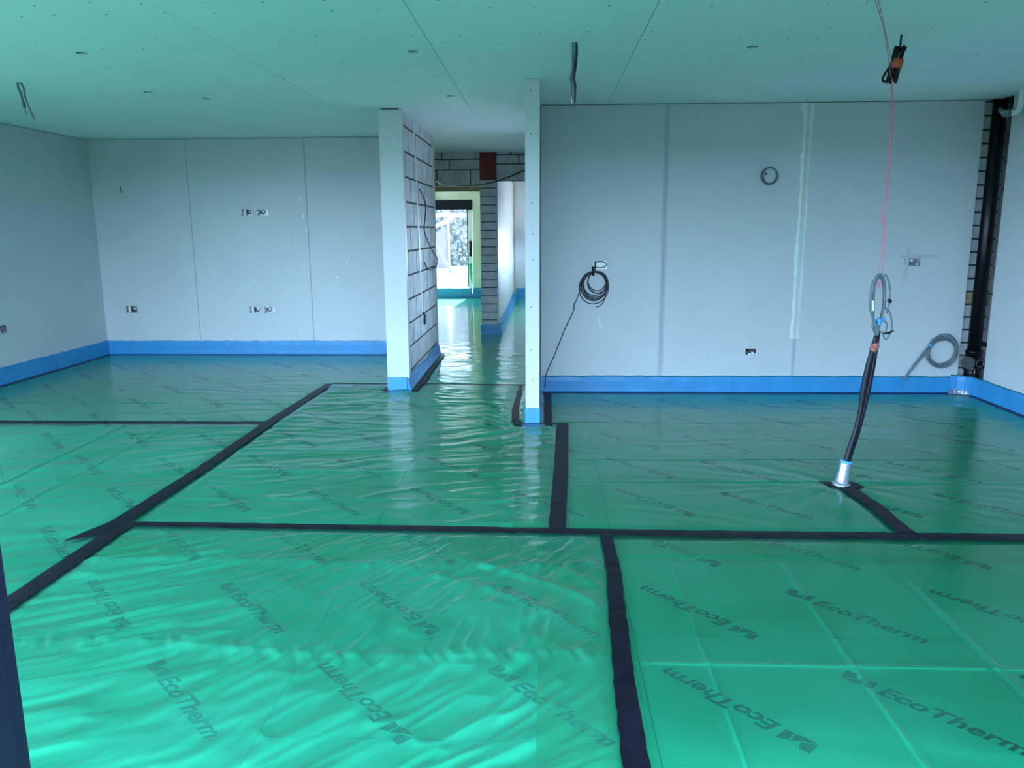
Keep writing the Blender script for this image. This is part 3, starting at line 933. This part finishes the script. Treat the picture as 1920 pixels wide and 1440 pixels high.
# ------------------------------------------------------------------ sockets boxes
def back_box(hole, label, axis='y', plane=YL, style=0, sign=1):
    u0, u1, v0, v1 = hole
    uc, vc = (u0 + u1) / 2, (v0 + v1) / 2
    def P(u, v, d): return (u, plane + d * sign, v) if axis == 'y' else (plane + d * sign, u, v)
    root = empty('socket_back_box', P(uc, vc, 0))
    tag(root, label, 'socket box', 'metal socket boxes in the walls')
    D = .042 if style != 3 else .010
    m = MB()
    a, b, c, d = u0 + .002, u1 - .002, v0 + .002, v1 - .002
    m.quad(P(a, c, D), P(b, c, D), P(b, d, D), P(a, d, D))
    m.quad(P(a, c, 0), P(a, d, 0), P(a, d, D), P(a, c, D)); m.quad(P(b, c, 0), P(b, d, 0), P(b, d, D), P(b, c, D))
    m.quad(P(a, c, 0), P(b, c, 0), P(b, c, D), P(a, c, D)); m.quad(P(a, d, 0), P(b, d, 0), P(b, d, D), P(a, d, D))
    r = .004
    m.quad(P(a, c, -.001), P(b, c, -.001), P(b, c + r, -.001), P(a, c + r, -.001)); m.quad(P(a, d - r, -.001), P(b, d - r, -.001), P(b, d, -.001), P(a, d, -.001))
    m.quad(P(a, c, -.001), P(a + r, c, -.001), P(a + r, d, -.001), P(a, d, -.001)); m.quad(P(b - r, c, -.001), P(b, c, -.001), P(b, d, -.001), P(b - r, d, -.001))
    shell = m.build('box_shell', M_galv if style != 3 else M_boxwhite, root)
    for s in (a, b - .016):
        m = MB()
        m.quad(P(s, vc - .008, .002), P(s + .016, vc - .008, .002), P(s + .016, vc + .008, .002), P(s, vc + .008, .002))
        m.build('fixing_lug', M_galv if style != 3 else M_boxwhite, shell)
    m = MB()
    if style == 3:
        pts = [P(uc + .056 * math.cos(t) * (1 if math.cos(t) > -.6 else .9), vc + .006 + .027 * math.sin(t), -.004) for t in np.linspace(PI * .9, -PI * .75, 14)]
        m.tube(pts, .0035, 6)
        m.tube([P(uc - .04, vc + .034, -.002), P(uc - .042, vc + .0, -.008), P(uc - .044, vc - .06, -.012)], .007, 8)
    else:
        cxu = uc + (.018 if style in (0, 2) else -.015)
        pts = [P(cxu + (.030 - .0014 * k) * math.cos(k * .62 + style), vc + (.026 - .0011 * k) * math.sin(k * .62 + style), .012 + .0006 * k) for k in range(19)]
        m.tube(pts, .004, 6)
        m.tube([P(a + .02, vc - .01, D - .003), P(uc - .03, vc + .02, .02), pts[0]], .004, 6)
    m.build('cable_tail', M_darkcab if style != 1 else M_grey, root)
    if style in (0, 2):
        m = MB(); m.add([P(a + .028, c + .006, .003), P(a + .05, c + .004, .003), P(a + .052, d - .004, .004), P(a + .026, d - .006, .004)], [(0, 1, 2, 3)]); m.build('plaster_dab', M_white, shell)
    if style in (0, 1, 2):
        m = MB(); m.disc(P(cxu + .014, vc + .008, .010), (0, -1, 0) if axis == 'y' else (1, 0, 0), .013, 10); m.build('plaster_dab', M_white, shell)
    if style == 1:
        m = MB(); m.disc(P(b - .02, c + .013, .006), (0, -1, 0) if axis == 'y' else (1, 0, 0), .008, 10); m.build('plaster_dab', M_white, shell)
    if style == 3:
        for k, du in enumerate((-.012, .03)):
            m = MB(); m.disc(P(uc + du, vc - .006, D - .001), (0, -1, 0), .004, 8); m.build('knockout', M_boxdark, shell)
    return root


back_box(B1, 'upper metal socket box on the far left wall, left of its pair, one white half', style=0)
back_box(B2, 'upper metal socket box on the far left wall, right of its pair, coiled grey cable', style=1)
back_box(B3, 'lower metal socket box on the far left wall, left of its pair', style=2)
back_box(B4, 'lower metal socket box on the far left wall, right of its pair, with pale coil', style=1)
back_box(B5, 'single metal socket box low near the left corner', style=2)
back_box(BOXL, 'metal socket box low in the left side wall at the picture edge', 'x', XL, 0, -1)
back_box(BK1, 'white socket box on the kitchen wall above the black cable coil', plane=YK, style=3)
back_box(BK2, 'metal socket box on the kitchen wall beside the grey tape cross', plane=YK, style=1)

# grey tape cross
m = MB()
m.quad((3.075, YK - .0011, 1.235), (3.395, YK - .0011, 1.235), (3.395, YK - .0011, 1.200), (3.075, YK - .0011, 1.200))
tc_ = m
r_ = empty('tape_cross', (3.15, YK, 1.2)); tag(r_, 'faint grey tape cross on the kitchen wall beside a socket box', 'tape')
tc_.build('cross_tape', M_greytape, r_)
m = MB(); m.quad((3.125, YK - .0016, 1.29), (3.162, YK - .0016, 1.29), (3.142, YK - .0016, 1.01), (3.103, YK - .0016, 1.01)); m.build('upright_tape', M_greytape, r_)

# ------------------------------------------------------------------ coils of cable
def ring_pts(c, R, turns, y, n=22, squash=1.0, jit=.006, start=0.0, drift=(0, 0), seed=1, grow=0.0, dy=.004):
    rn = random.Random(seed)
    pts = []
    tot = int(turns * n)
    ph = [rn.uniform(0, 6) for _ in range(6)]
    for k in range(tot + 1):
        t = k / n
        a = start + 2 * PI * t
        rr = R + grow * t + jit * (math.sin(t * 2.3 + ph[0]) + .6 * math.sin(a * 2 + ph[1] + t) * .6)
        pts.append((c[0] + drift[0] * math.sin(t * 1.7 + ph[2]) + rr * math.cos(a), y - dy * (1 + math.sin(t * 3.1 + ph[3])), c[1] + drift[1] * math.sin(t * 1.3 + ph[4]) + squash * rr * math.sin(a)))
    return pts


# black coil hanging from the white box
bc = empty('black_cable_coil', (.454, YK - .02, 1.0))
tag(bc, 'black cable coil hanging below the white socket box on the kitchen wall', 'cable')
m = MB()
rn = random.Random(5)
top = (.44, 1.095)
for k in range(9):
    R = .078 + .0062 * k + rn.uniform(-.004, .004)
    cz = top[1] - R * 1.08 + rn.uniform(-.006, .006); cxx = .458 + rn.uniform(-.012, .012) - .002 * k
    pts = [(cxx + R * math.cos(a) * (1 + .06 * math.sin(a + k)), YK - .010 - .004 * (k % 4), cz + R * 1.08 * math.sin(a)) for a in np.linspace(0, 2 * PI, 17)[:-1]]
    m.tube(pts, .0042, 6, closed=True, sub=3)
m.build('coil', M_darkcab, bc)
m = MB(); m.tube([(.335, YK - .012, .985), (.315, YK - .012, .93), (.285, YK - .012, .845), (.265, YK - .011, .81), (.258, YK - .010, .745), (.19, YK - .010, .60), (.09, YK - .010, .345), (.02, YK - .018, .18), (.008, YK - .022, .06)], .0042, 6); m.build('tail_to_floor', M_darkcab, bc)
m = MB(); m.tube([(.545, YK - .012, .95), (.535, YK - .013, .86), (.50, YK - .013, .80), (.455, YK - .012, .785)], .004, 6); m.build('loose_end', M_darkcab, bc)
m = MB(); m.tube([(.425, YK - .02, 1.14), (.432, YK - .024, 1.06)], .009, 8, smooth_path=False); m.build('tie', M_black, bc)

# small ring of cable high on the kitchen wall
rc = empty('small_cable_ring', (1.922, YK - .01, 1.9)); tag(rc, 'small grey cable ring high on the kitchen wall', 'cable')
m = MB()
for k in range(3):
    m.tube([(1.922 + (.056 + .004 * k) * math.cos(a) - .006 * k * math.sin(a * .5), YK - .008 - .005 * k, 1.905 - .003 * k + (.066 + .002 * k) * math.sin(a)) for a in np.linspace(0, 2 * PI, 15)[:-1]], .0055, 6, closed=True, sub=3)
m.build('coil', M_grey, rc)
m = MB(); m.disc((1.892, YK - .001, 1.918), (0, -1, 0), .010, 10); m.build('cable_hole', M_boxdark, rc)

# grey coil by the soil pipe
gc = empty('grey_cable_coil', (3.50, YK - .03, .38)); tag(gc, 'grey cable coil on the wall beside the soil pipe', 'cable')
m = MB(); rn = random.Random(11)
for k in range(9):
    R = .118 + .0055 * (k % 6) + rn.uniform(-.006, .006)
    ox, oz = rn.uniform(-.012, .012), rn.uniform(-.012, .010)
    m.tube([(3.500 + ox + R * math.cos(a) * .93, YK - .012 - .005 * (k % 5), .388 + oz + R * math.sin(a) * (1 + .05 * math.sin(a * 2 + k))) for a in np.linspace(0, 2 * PI, 19)[:-1]], .0050, 6, closed=True, sub=3)
m.build('coil', M_grey, gc)
m = MB()
for k in range(4):
    o = .008 * k
    m.tube([(3.435 - o, YK - .018, .50 + o * .3), (3.37 + o * .4, YK - .02, .425 - o), (3.285 + o * .8, YK - .02, .30), (3.215 + o * .6, YK - .022, .19), (3.185 + o, YK - .020, .135)], .0052, 6)
m.build('cable_tails', M_grey, gc)
m = MB(); m.tube([(3.398, YK - .03, .452), (3.385, YK - .03, .436)], .020, 8, smooth_path=False); m.build('blue_tie', M_bluetape, gc)

# water pipe stubs
ps = empty('pipe_stub_outlet', (1.84, YK, .38)); tag(ps, 'rough hole with capped white pipe stubs low on the kitchen wall', 'pipe')
m = MB(); m.disc((1.838, YK - .0008 + .012, .378), (0, -1, 0), .060, 16, 0, .03); m.build('hole_back', M_boxdark, ps)
for (xx, zz_) in ((1.826, .362), (1.852, .374)):
    m = MB(); m.tube([(xx, YK + .03, zz_), (xx, YK - .035, zz_)], .0115, 12, smooth_path=False); m.build('capped_stub', M_white, ps)
m = MB(); m.tube([(1.880, YK - .002, .366), (1.880, YK - .03, .366)], .010, 12, smooth_path=False); m.build('capped_stub', M_white, ps)
m = MB(); m.tube([(1.795, YK - .004, .372), (1.815, YK - .012, .392), (1.845, YK - .012, .40), (1.875, YK - .006, .382)], .0045, 6); m.build('rough_edge', M_boxdark, ps)

# wire tail on the far left wall
m = MB(); m.tube([(-4.895, YL + .002, 1.97), (-4.897, YL - .012, 1.955), (-4.89, YL - .016, 1.93), (-4.872, YL - .018, 1.905)], .004, 6)
tag(m.build('wire_tail', M_darkcab), 'short dark wire tail poking from the far left wall', 'wire')

# ------------------------------------------------------------------ cables hanging from the ceiling
cc = empty('ceiling_cable_pair', (-3.69, 5.75, H)); tag(cc, 'two cable tails hanging from the ceiling in the left bay', 'cable')
m = MB(); m.tube([(-3.715, 5.75, H + .01), (-3.712, 5.75, 2.4696), (-3.70, 5.75, 2.4240), (-3.69, 5.75, 2.3708)], [.007, .009, .009, .007], 8); m.tube([(-3.69, 5.75, 2.3708), (-3.684, 5.75, 2.3328)], .012, 8); m.tube([(-3.684, 5.75, 2.3328), (-3.675, 5.75, 2.2872)], .003, 5); m.build('short_tail', M_grey, cc)
m = MB(); m.tube([(-3.712, 5.75, H + .01), (-3.69, 5.75, H - .004), (-3.675, 5.75, 2.4620), (-3.672, 5.75, 2.4088), (-3.655, 5.75, 2.3404), (-3.63, 5.75, 2.2720), (-3.622, 5.75, 2.2492)], [.007, .008, .008, .007, .006, .006, .004], 8); m.build('long_tail', M_grey, cc)
cc = empty('ceiling_cable_pair', (.17, 4.78, H)); tag(cc, 'two twisted cable tails hanging from the ceiling before the right return wall', 'cable')
m = MB(); m.tube([(.160, 4.78, H + .01), (.160, 4.78, 2.4296), (.158, 4.78, 2.3592), (.147, 4.78, 2.3064), (.150, 4.78, 2.2800)], [.007, .008, .008, .006, .004], 8); m.tube([(.155, 4.78, 2.3240), (.154, 4.78, 2.2360), (.153, 4.78, 2.2052)], .0035, 6); m.build('short_tail', M_grey, cc)
m = MB(); m.tube([(.178, 4.78, H + .01), (.180, 4.78, 2.4560), (.174, 4.78, 2.3768), (.166, 4.78, 2.3064), (.172, 4.78, 2.2712), (.173, 4.78, 2.1744)], [.006, .008, .009, .007, .009, .004], 8); m.build('long_tail', M_darkcab, cc)
m = MB(); m.tube([(.153, 4.78, 2.2078), (.156, 4.779, 2.1920), (.158, 4.78, 2.1700)], [.007, .008, .006], 8); m.build('bare_end', M_galv, cc)

YB = 4.71
tb = empty('tied_cable_bundle', (1.945, YB, H)); tag(tb, 'folded black cable bundle with orange tape hanging from the ceiling', 'cable')
m = MB(); m.tube([(1.952, YB, H + .01), (1.95, YB, 2.4408)], .006, 8, smooth_path=False)
for k in range(5):
    dx = (-.028 + .013 * k); dy = -.012 + .008 * (k % 3)
    m.tube([(1.948 + dx * .9 + .01, YB + dy, 2.4408 - .006 * abs(k - 3)), (1.940 + dx, YB + dy, 2.3964), (1.932 + dx * .8, YB + dy, 2.3298), (1.922 + dx * .7, YB + dy, 2.2780), (1.915 + dx, YB + dy, 2.2521 + .008 * (k % 2)), (1.925 + dx, YB + dy + .01, 2.2780), (1.945 + dx, YB + dy + .012, 2.3964), (1.955 + dx, YB + dy + .01, 2.4408)], .0075, 7)
m.build('folded_cable', M_black, tb)
m = MB(); m.tube([(1.915, YB, 2.3594), (1.885, YB, 2.3076), (1.868, YB, 2.2706), (1.878, YB, 2.2573), (1.90, YB, 2.2669), (1.92, YB, 2.3150)], .006, 7); m.build('loose_loop', M_black, tb)
m = MB(); m.tube([(1.942, YB - .002, 2.3705), (1.932, YB - .002, 2.3239)], [.034, .033], 10, smooth_path=False); m.build('orange_tape', M_orange, tb)

# pink string line
m = MB()
m.tube([(1.50, 3.95, H), (1.70, 4.30, 2.415), (1.885, 4.66, 2.30), (1.905, 4.68, 2.27)], .0022, 5)
m.tube([(1.52, 3.96, H), (1.75, 4.38, 2.39), (1.91, 4.67, 2.29)], .0018, 5)
m.tube([(1.46, 3.90, H), (1.475, 3.97, 2.47)], .0018, 5)
m.tube([(1.905, 4.675, 2.27), (1.898, 4.62, 2.0), (1.872, 4.54, 1.62)], .0026, 5)
m.tube([(1.912, 4.675, 2.26), (1.906, 4.62, 2.0), (1.876, 4.54, 1.62)], .0022, 5)
m.tube([(1.872, 4.54, 1.62), (1.850, 4.53, 1.585), (1.845, 4.53, 1.54), (1.858, 4.53, 1.50), (1.872, 4.53, 1.55), (1.874, 4.53, 1.62)], .0028, 5)
m.tube([(1.864, 4.53, 1.52), (1.852, 4.49, 1.36), (1.826, 4.455, 1.18)], .0024, 5)
m.tube([(1.866, 4.53, 1.54), (1.864, 4.49, 1.36), (1.852, 4.455, 1.22)], .0022, 5)
m.tube([(1.826, 4.435, 1.18), (1.832, 4.43, 1.155), (1.824, 4.435, 1.14), (1.836, 4.44, 1.17)], .004, 5)
tag(m.build('pink_string', M_pink), 'pink builder string from the ceiling down to the cable riser', 'string')

# ------------------------------------------------------------------ cable riser standing from the floor
YR = 4.44
rs = empty('cable_riser', (1.70, YR, 0)); tag(rs, 'bent black cable riser coming up through the kitchen floor with coiled top', 'cable')
A = [(1.712, YR, .02), (1.724, YR, .13), (1.745, YR, .235), (1.770, YR, .345), (1.786, YR, .46), (1.792, YR, .57), (1.806, YR, .69), (1.826, YR, .80), (1.838, YR, .875)]
B = [(1.722, YR + .01, .02), (1.736, YR + .01, .13), (1.760, YR + .01, .235), (1.788, YR + .01, .345), (1.808, YR + .01, .46), (1.822, YR + .01, .57), (1.836, YR + .01, .69), (1.845, YR + .01, .80), (1.852, YR + .01, .90)]
m = MB(); m.tube(A, [.016, .017, .016, .014, .014, .017, .016, .014, .012], 10); m.build('duct', M_conduit, rs)
m = MB(); m.tube(B, [.016, .017, .016, .013, .013, .015, .015, .013, .012], 10); m.build('duct', M_conduit, rs)
m = MB(); m.tube([(1.820, YR - .003, .79), (1.834, YR - .003, .815), (1.829, YR - .003, .835)], [.021, .023, .020], 10); m.tube([(1.806, YR - .016, .818), (1.83, YR - .022, .812), (1.852, YR - .016, .822)], .007, 6); m.build('red_tape', M_redtape, rs)
m = MB(); rn = random.Random(4)
for k in range(7):
    o = .006 * (k % 4); oy = .005 * (k // 2)
    w = 1 - .09 * (k % 4)
    pts = [(1.846, YR + oy, .87), (1.838 - .004 * k, YR - .01 + oy, .925), (1.818 - o * .2, YR - .012 + oy, .955), (1.790 + o, YR - .015 + oy, 1.03), (1.786 + o, YR - .015 + oy, 1.11), (1.797 + o, YR - .01 + oy, 1.175),
           (1.822 + .003 * k, YR - .005 + oy, 1.215 - o), (1.850, YR + oy, 1.195 - o), (1.866 - o * .3, YR + oy, 1.13), (1.868 + .003 * (k % 3), YR + oy, 1.05), (1.862, YR + oy, .99), (1.852, YR + oy, .94), (1.848, YR + oy, .88)]
    m.tube(pts, .0052, 6, sub=5)
coil = m.build('coiled_cable', M_grey, rs)
m = MB()
m.tube([(1.838, YR - .01, 1.20), (1.862, YR - .012, 1.205), (1.884, YR - .012, 1.14), (1.890, YR - .01, 1.06), (1.878, YR - .01, 1.0)], .005, 6); m.build('loose_loop', M_grey, rs); m = MB()
m.tube([(1.872, YR - .012, 1.03), (1.898, YR - .014, 1.0), (1.913, YR - .014, .93), (1.902, YR - .012, .875), (1.884, YR - .012, .858), (1.868, YR - .012, .885), (1.858, YR - .012, .905)], .0048, 6); m.build('loose_loop', M_grey, rs); m = MB()
m.tube([(1.862, YR - .012, .965), (1.884, YR - .012, .945), (1.884, YR - .012, .905), (1.866, YR - .012, .882)], .0045, 6)
m.build('loose_loop', M_grey, rs)
m = MB(); m.tube([(1.884, YR - .01, 1.065), (1.897, YR - .01, 1.072)], .013, 8, smooth_path=False); m.build('tape_flag', M_black, rs); m = MB(); m.tube([(1.866, YR - .012, .888), (1.895, YR - .018, .893), (1.925, YR - .022, .908)], [.004, .008, .002], 6); m.build('tape_flag', M_black, rs)
m = MB(); m.tube([(1.834, YR - .002, .955), (1.858, YR - .002, .962)], .016, 8, smooth_path=False); m.tube([(1.850, YR - .008, .962), (1.872, YR - .014, .978)], .006, 6, smooth_path=False); m.tube([(1.848, YR - .004, .950), (1.846, YR - .004, .934)], .012, 8, smooth_path=False); m.build('blue_tie', M_bluetape, coil)
m = MB(); m.add([(1.785, YR - .032, 1.075), (1.797, YR - .033, 1.072), (1.802, YR - .033, 1.018), (1.79, YR - .032, 1.015)], [(0, 1, 2, 3)])
m.build('cable_sleeve_label', M_white, coil)
m = MB(); m.tube([(1.706, YR - .004, .012), (1.712, YR - .003, .035), (1.721, YR - .002, .105), (1.728, YR, .150)], [.052, .038, .032, .031], 14)
m.tube([(1.66, YR - .01, .014), (1.70, YR - .055, .02), (1.745, YR - .03, .016)], .010, 7)
m.build('silver_tape_collar', M_silver, rs)
m = MB(); m.tube([(1.7272, YR, .143), (1.7298, YR, .158)], .0335, 14, smooth_path=False); m.build('pale_collar_edge', M_bluetape, rs)
o = ribbon([(1.600, YR + .05, 0), (1.66, YR, 0), (1.74, YR - .02, 0), (1.812, YR - .005, 0)], [.03, .09, .12, .115], .0165, .0015, .004, .03).build('tape_pad', M_tape)
tag(o, 'black tape pad around the foot of the cable riser', 'tape', 'black tape over the sheet joints')

# ------------------------------------------------------------------ soil pipe in the corner
px, py, pr_ = 3.787, 7.075, .055
so = empty('soil_pipe', (px, py, 0)); tag(so, 'black soil pipe standing in the right corner beside bare blockwork', 'pipe')
m = MB(); m.tube([(px, py, .40), (px, py, H)], pr_, 28, smooth_path=False); soil = m.build('pipe', M_black, so)
m = MB(); m.tube([(px, py, .02), (px, py, .40)], .064, 28, smooth_path=False); soil_socket = m.build('socket', M_black, so)
for z in (.385, .225):
    m = MB(); m.tube([(px, py, z - .008), (px, py, z + .008)], .070, 28, smooth_path=False); m.build('ring_seal', M_black, soil_socket)
m = MB(); m.tube([(px - .035, py - .035, .305), (px - .075, py - .075, .300)], [.052, .052], 20, smooth_path=False); m.tube([(px - .072, py - .072, .300), (px - .088, py - .088, .299)], [.058, .056], 20, smooth_path=False); m.build('access_plug', M_black, so)
m = MB(); m.tube([(px + .02, py - .058, .29), (px + .02, py - .078, .29)], .028, 18, smooth_path=False); boss = m.build('boss', M_black, so)
m = MB(); m.tube([(px + .02 + .030 * math.cos(a), py - .080, .29 + .030 * math.sin(a)) for a in np.linspace(0, 2 * PI, 17)[:-1]], .003, 6, closed=True, sub=2); m.tube([(px - .01, py - .066, .245), (px - .012, py - .067, .17)], .004, 6, smooth_path=False); m.build('boss_ring', M_galv, boss)
m = MB(); m.tube([(px + .05, py - .01, .45), (px + .085, py - .02, .45), (px + .10, py - .02, .44)], .018, 10); m.build('wall_bracket', M_black, so); m = MB(); m.tube([(px + .05, py - .02, .262), (px + .09, py - .03, .25)], .010, 8, smooth_path=False); m.build('wall_bracket', M_black, so)
m = MB(); m.box(px - .072, px - .066 + .05, py - .04, py + .05, H - .012, H - .001); m.box(px - .02, XR + .14, 6.82, py + .07, H - .012, H - .001); m.build('dark_cutout_plates', M_black, so)  # black plates stand in for the shaded ceiling cut-out above the pipe

# white overflow pipe with elbow
XO, YO = 3.86, 7.02
wp = empty('overflow_pipe', (3.69, 6.6, 2.42)); tag(wp, 'white plastic elbow pipe beside the top of the soil pipe', 'pipe')
m = MB(); m.tube([(3.600, 6.60, 2.330), (3.640, 6.60, 2.332), (3.672, 6.60, 2.345), (3.688, 6.60, 2.385), (3.690, 6.60, 2.43), (3.690, 6.60, H + .01)], .0215, 16); m.build('elbow', M_white, wp)
m = MB(); m.tube([(3.565, 6.602, 2.328), (3.610, 6.60, 2.330)], .028, 16, smooth_path=False); m.build('coupling', M_grey, wp)
m = MB(); m.tube([(3.765, 7.02, 2.415), (3.68, 6.85, 2.38), (3.57, 6.605, 2.328)], .019, 12); m.build('branch', M_grey, wp)

# ------------------------------------------------------------------ on the block partition
cp = empty('cable_capping', (-1.262, 8.0, 1.5)); tag(cp, 'white cable capping running down the block partition', 'cable')
m = MB()
for i, (ya, yb, za, zb_) in enumerate([(7.945, 8.155, H - .02, .60)]):
    n = 12
    for k in range(n):
        a0, a1 = k / n, (k + 1) / n
        y0_, y1_ = ya + (yb - ya) * a0, ya + (yb - ya) * a1
        z0_, z1_ = za + (zb_ - za) * a0, za + (zb_ - za) * a1
        m.add([(-1.2675, y0_, z0_), (-1.262, y0_ - .005 + .01, z0_), (-1.262, y0_ + .05, z0_), (-1.2675, y0_ + .06, z0_), (-1.2675, y1_, z1_), (-1.262, y1_ + .005, z1_), (-1.262, y1_ + .05, z1_), (-1.2675, y1_ + .06, z1_)],
              [(0, 1, 5, 4), (1, 2, 6, 5), (2, 3, 7, 6)])
m.build('capping', M_white, cp)
m = MB(); m.tube([(-1.255, 8.17, .62), (-1.247, 8.22, .59), (-1.246, 8.20, .54), (-1.252, 8.25, .50)], .012, 8); m.build('cable_stub', M_darkcab, cp)
m = MB(); m.tube([(-1.262, 8.20, 1.87), (-1.258, 8.45, 1.80), (-1.258, 8.56, 1.70), (-1.258, 8.50, 1.58), (-1.258, 8.42, 1.47), (-1.256, 8.62, 1.36), (-1.255, 9.05, 1.22), (-1.25, 9.30, 1.15), (-1.25, 9.32, 1.08), (-1.256, 9.0, 1.03), (-1.256, 8.6, 1.05), (-1.258, 8.38, 1.13)], .006, 6)
tag(m.build('loose_cable', M_darkcab), 'thin dark cable looping over the block partition', 'cable')
m = MB(); m.tube([(-1.258, 9.31, 2.02), (-1.25, 9.35, 2.02), (-1.2, 9.9, 2.00), (-1.0, 10.6, 2.02), (-.72, 11.08, 2.09), (-.4, 11.15, 2.20), (.1, 11.16, 2.42)], .009, 6)
tag(m.build('slung_cable', M_darkcab), 'black cable slung across the hall below the block lintel', 'cable')

# ------------------------------------------------------------------ garden seen through the far door
hd = MB(); rn = random.Random(2)
for k in range(5200):
    x_, y_, z_ = rn.uniform(-9.5, -.5), 33 + rn.uniform(-.5, .8), abs(rn.gauss(1.9, 1.5)) % 5.2
    s = rn.uniform(.05, .13)
    a, b = rn.uniform(0, 6.28), rn.uniform(-1, 1)
    d1_, d2_ = Vector((math.cos(a) * s, b * s * .6, math.sin(a) * s)), Vector((-math.sin(a) * s * .5, s * .3, math.cos(a) * s * .5))
    c = Vector((x_, y_, z_ - .02))
    hd.add([c - d1_, c - d2_, c + d1_, c + d2_], [(0, 1, 2, 3)])
hd.box(-9.5, -.5, 33.6, 34.2, -.02, 4.6)
tag(hd.build('hedge', M_leaf), 'tall pale hedge at the end of the bright garden', 'hedge', kind='stuff')
sh = empty('garden_shed', (-4.05, 31, 0)); tag(sh, 'small wooden shed with pale roof before the garden hedge', 'shed')
m = MB(); m.add([(-4.55, 31, -.02), (-3.82, 31, -.02), (-3.82, 31, 1.55), (-4.18, 31, 1.35), (-4.55, 31.9, -.02), (-3.82, 31.9, -.02), (-3.82, 31.9, 1.55), (-4.18, 31.9, 1.35)], [(0, 1, 2, 3), (4, 7, 6, 5), (0, 3, 7, 4), (1, 5, 6, 2), (3, 2, 6, 7)]); m.build('boarding', M_trunk, sh)
m = MB(); m.add([(-4.5, 30.8, 1.42), (-3.6, 30.8, 1.86), (-3.6, 32, 1.86), (-4.5, 32, 1.42), (-4.5, 30.8, 1.50), (-3.6, 30.8, 1.94), (-3.6, 32, 1.94), (-4.5, 32, 1.50)], [(0, 3, 2, 1), (4, 5, 6, 7), (0, 1, 5, 4), (1, 2, 6, 5), (2, 3, 7, 6), (3, 0, 4, 7)]); m.build('roof', M_white, sh)
m = MB(); m.tube([(-3.27, 28, -.02), (-3.7, 28.2, .75), (-4.3, 28.5, 1.75), (-5.2, 29, 3.2)], .06, 10)
tag(m.build('leaning_pole', M_pole), 'grey-green pole leaning in the bright garden', 'pole')
fe = empty('garden_rail', (-4, 32.3, 0)); tag(fe, 'pale post and rail frame in front of the hedge', 'fence')
m = MB(); m.box(-6, -2.6, 32.25, 32.32, 1.95, 2.12); m.build('rail', M_rail, fe)
m = MB(); m.box(-3.88, -3.80, 32.2, 32.25, -.02, 2.6); m.build('post', M_white, fe)
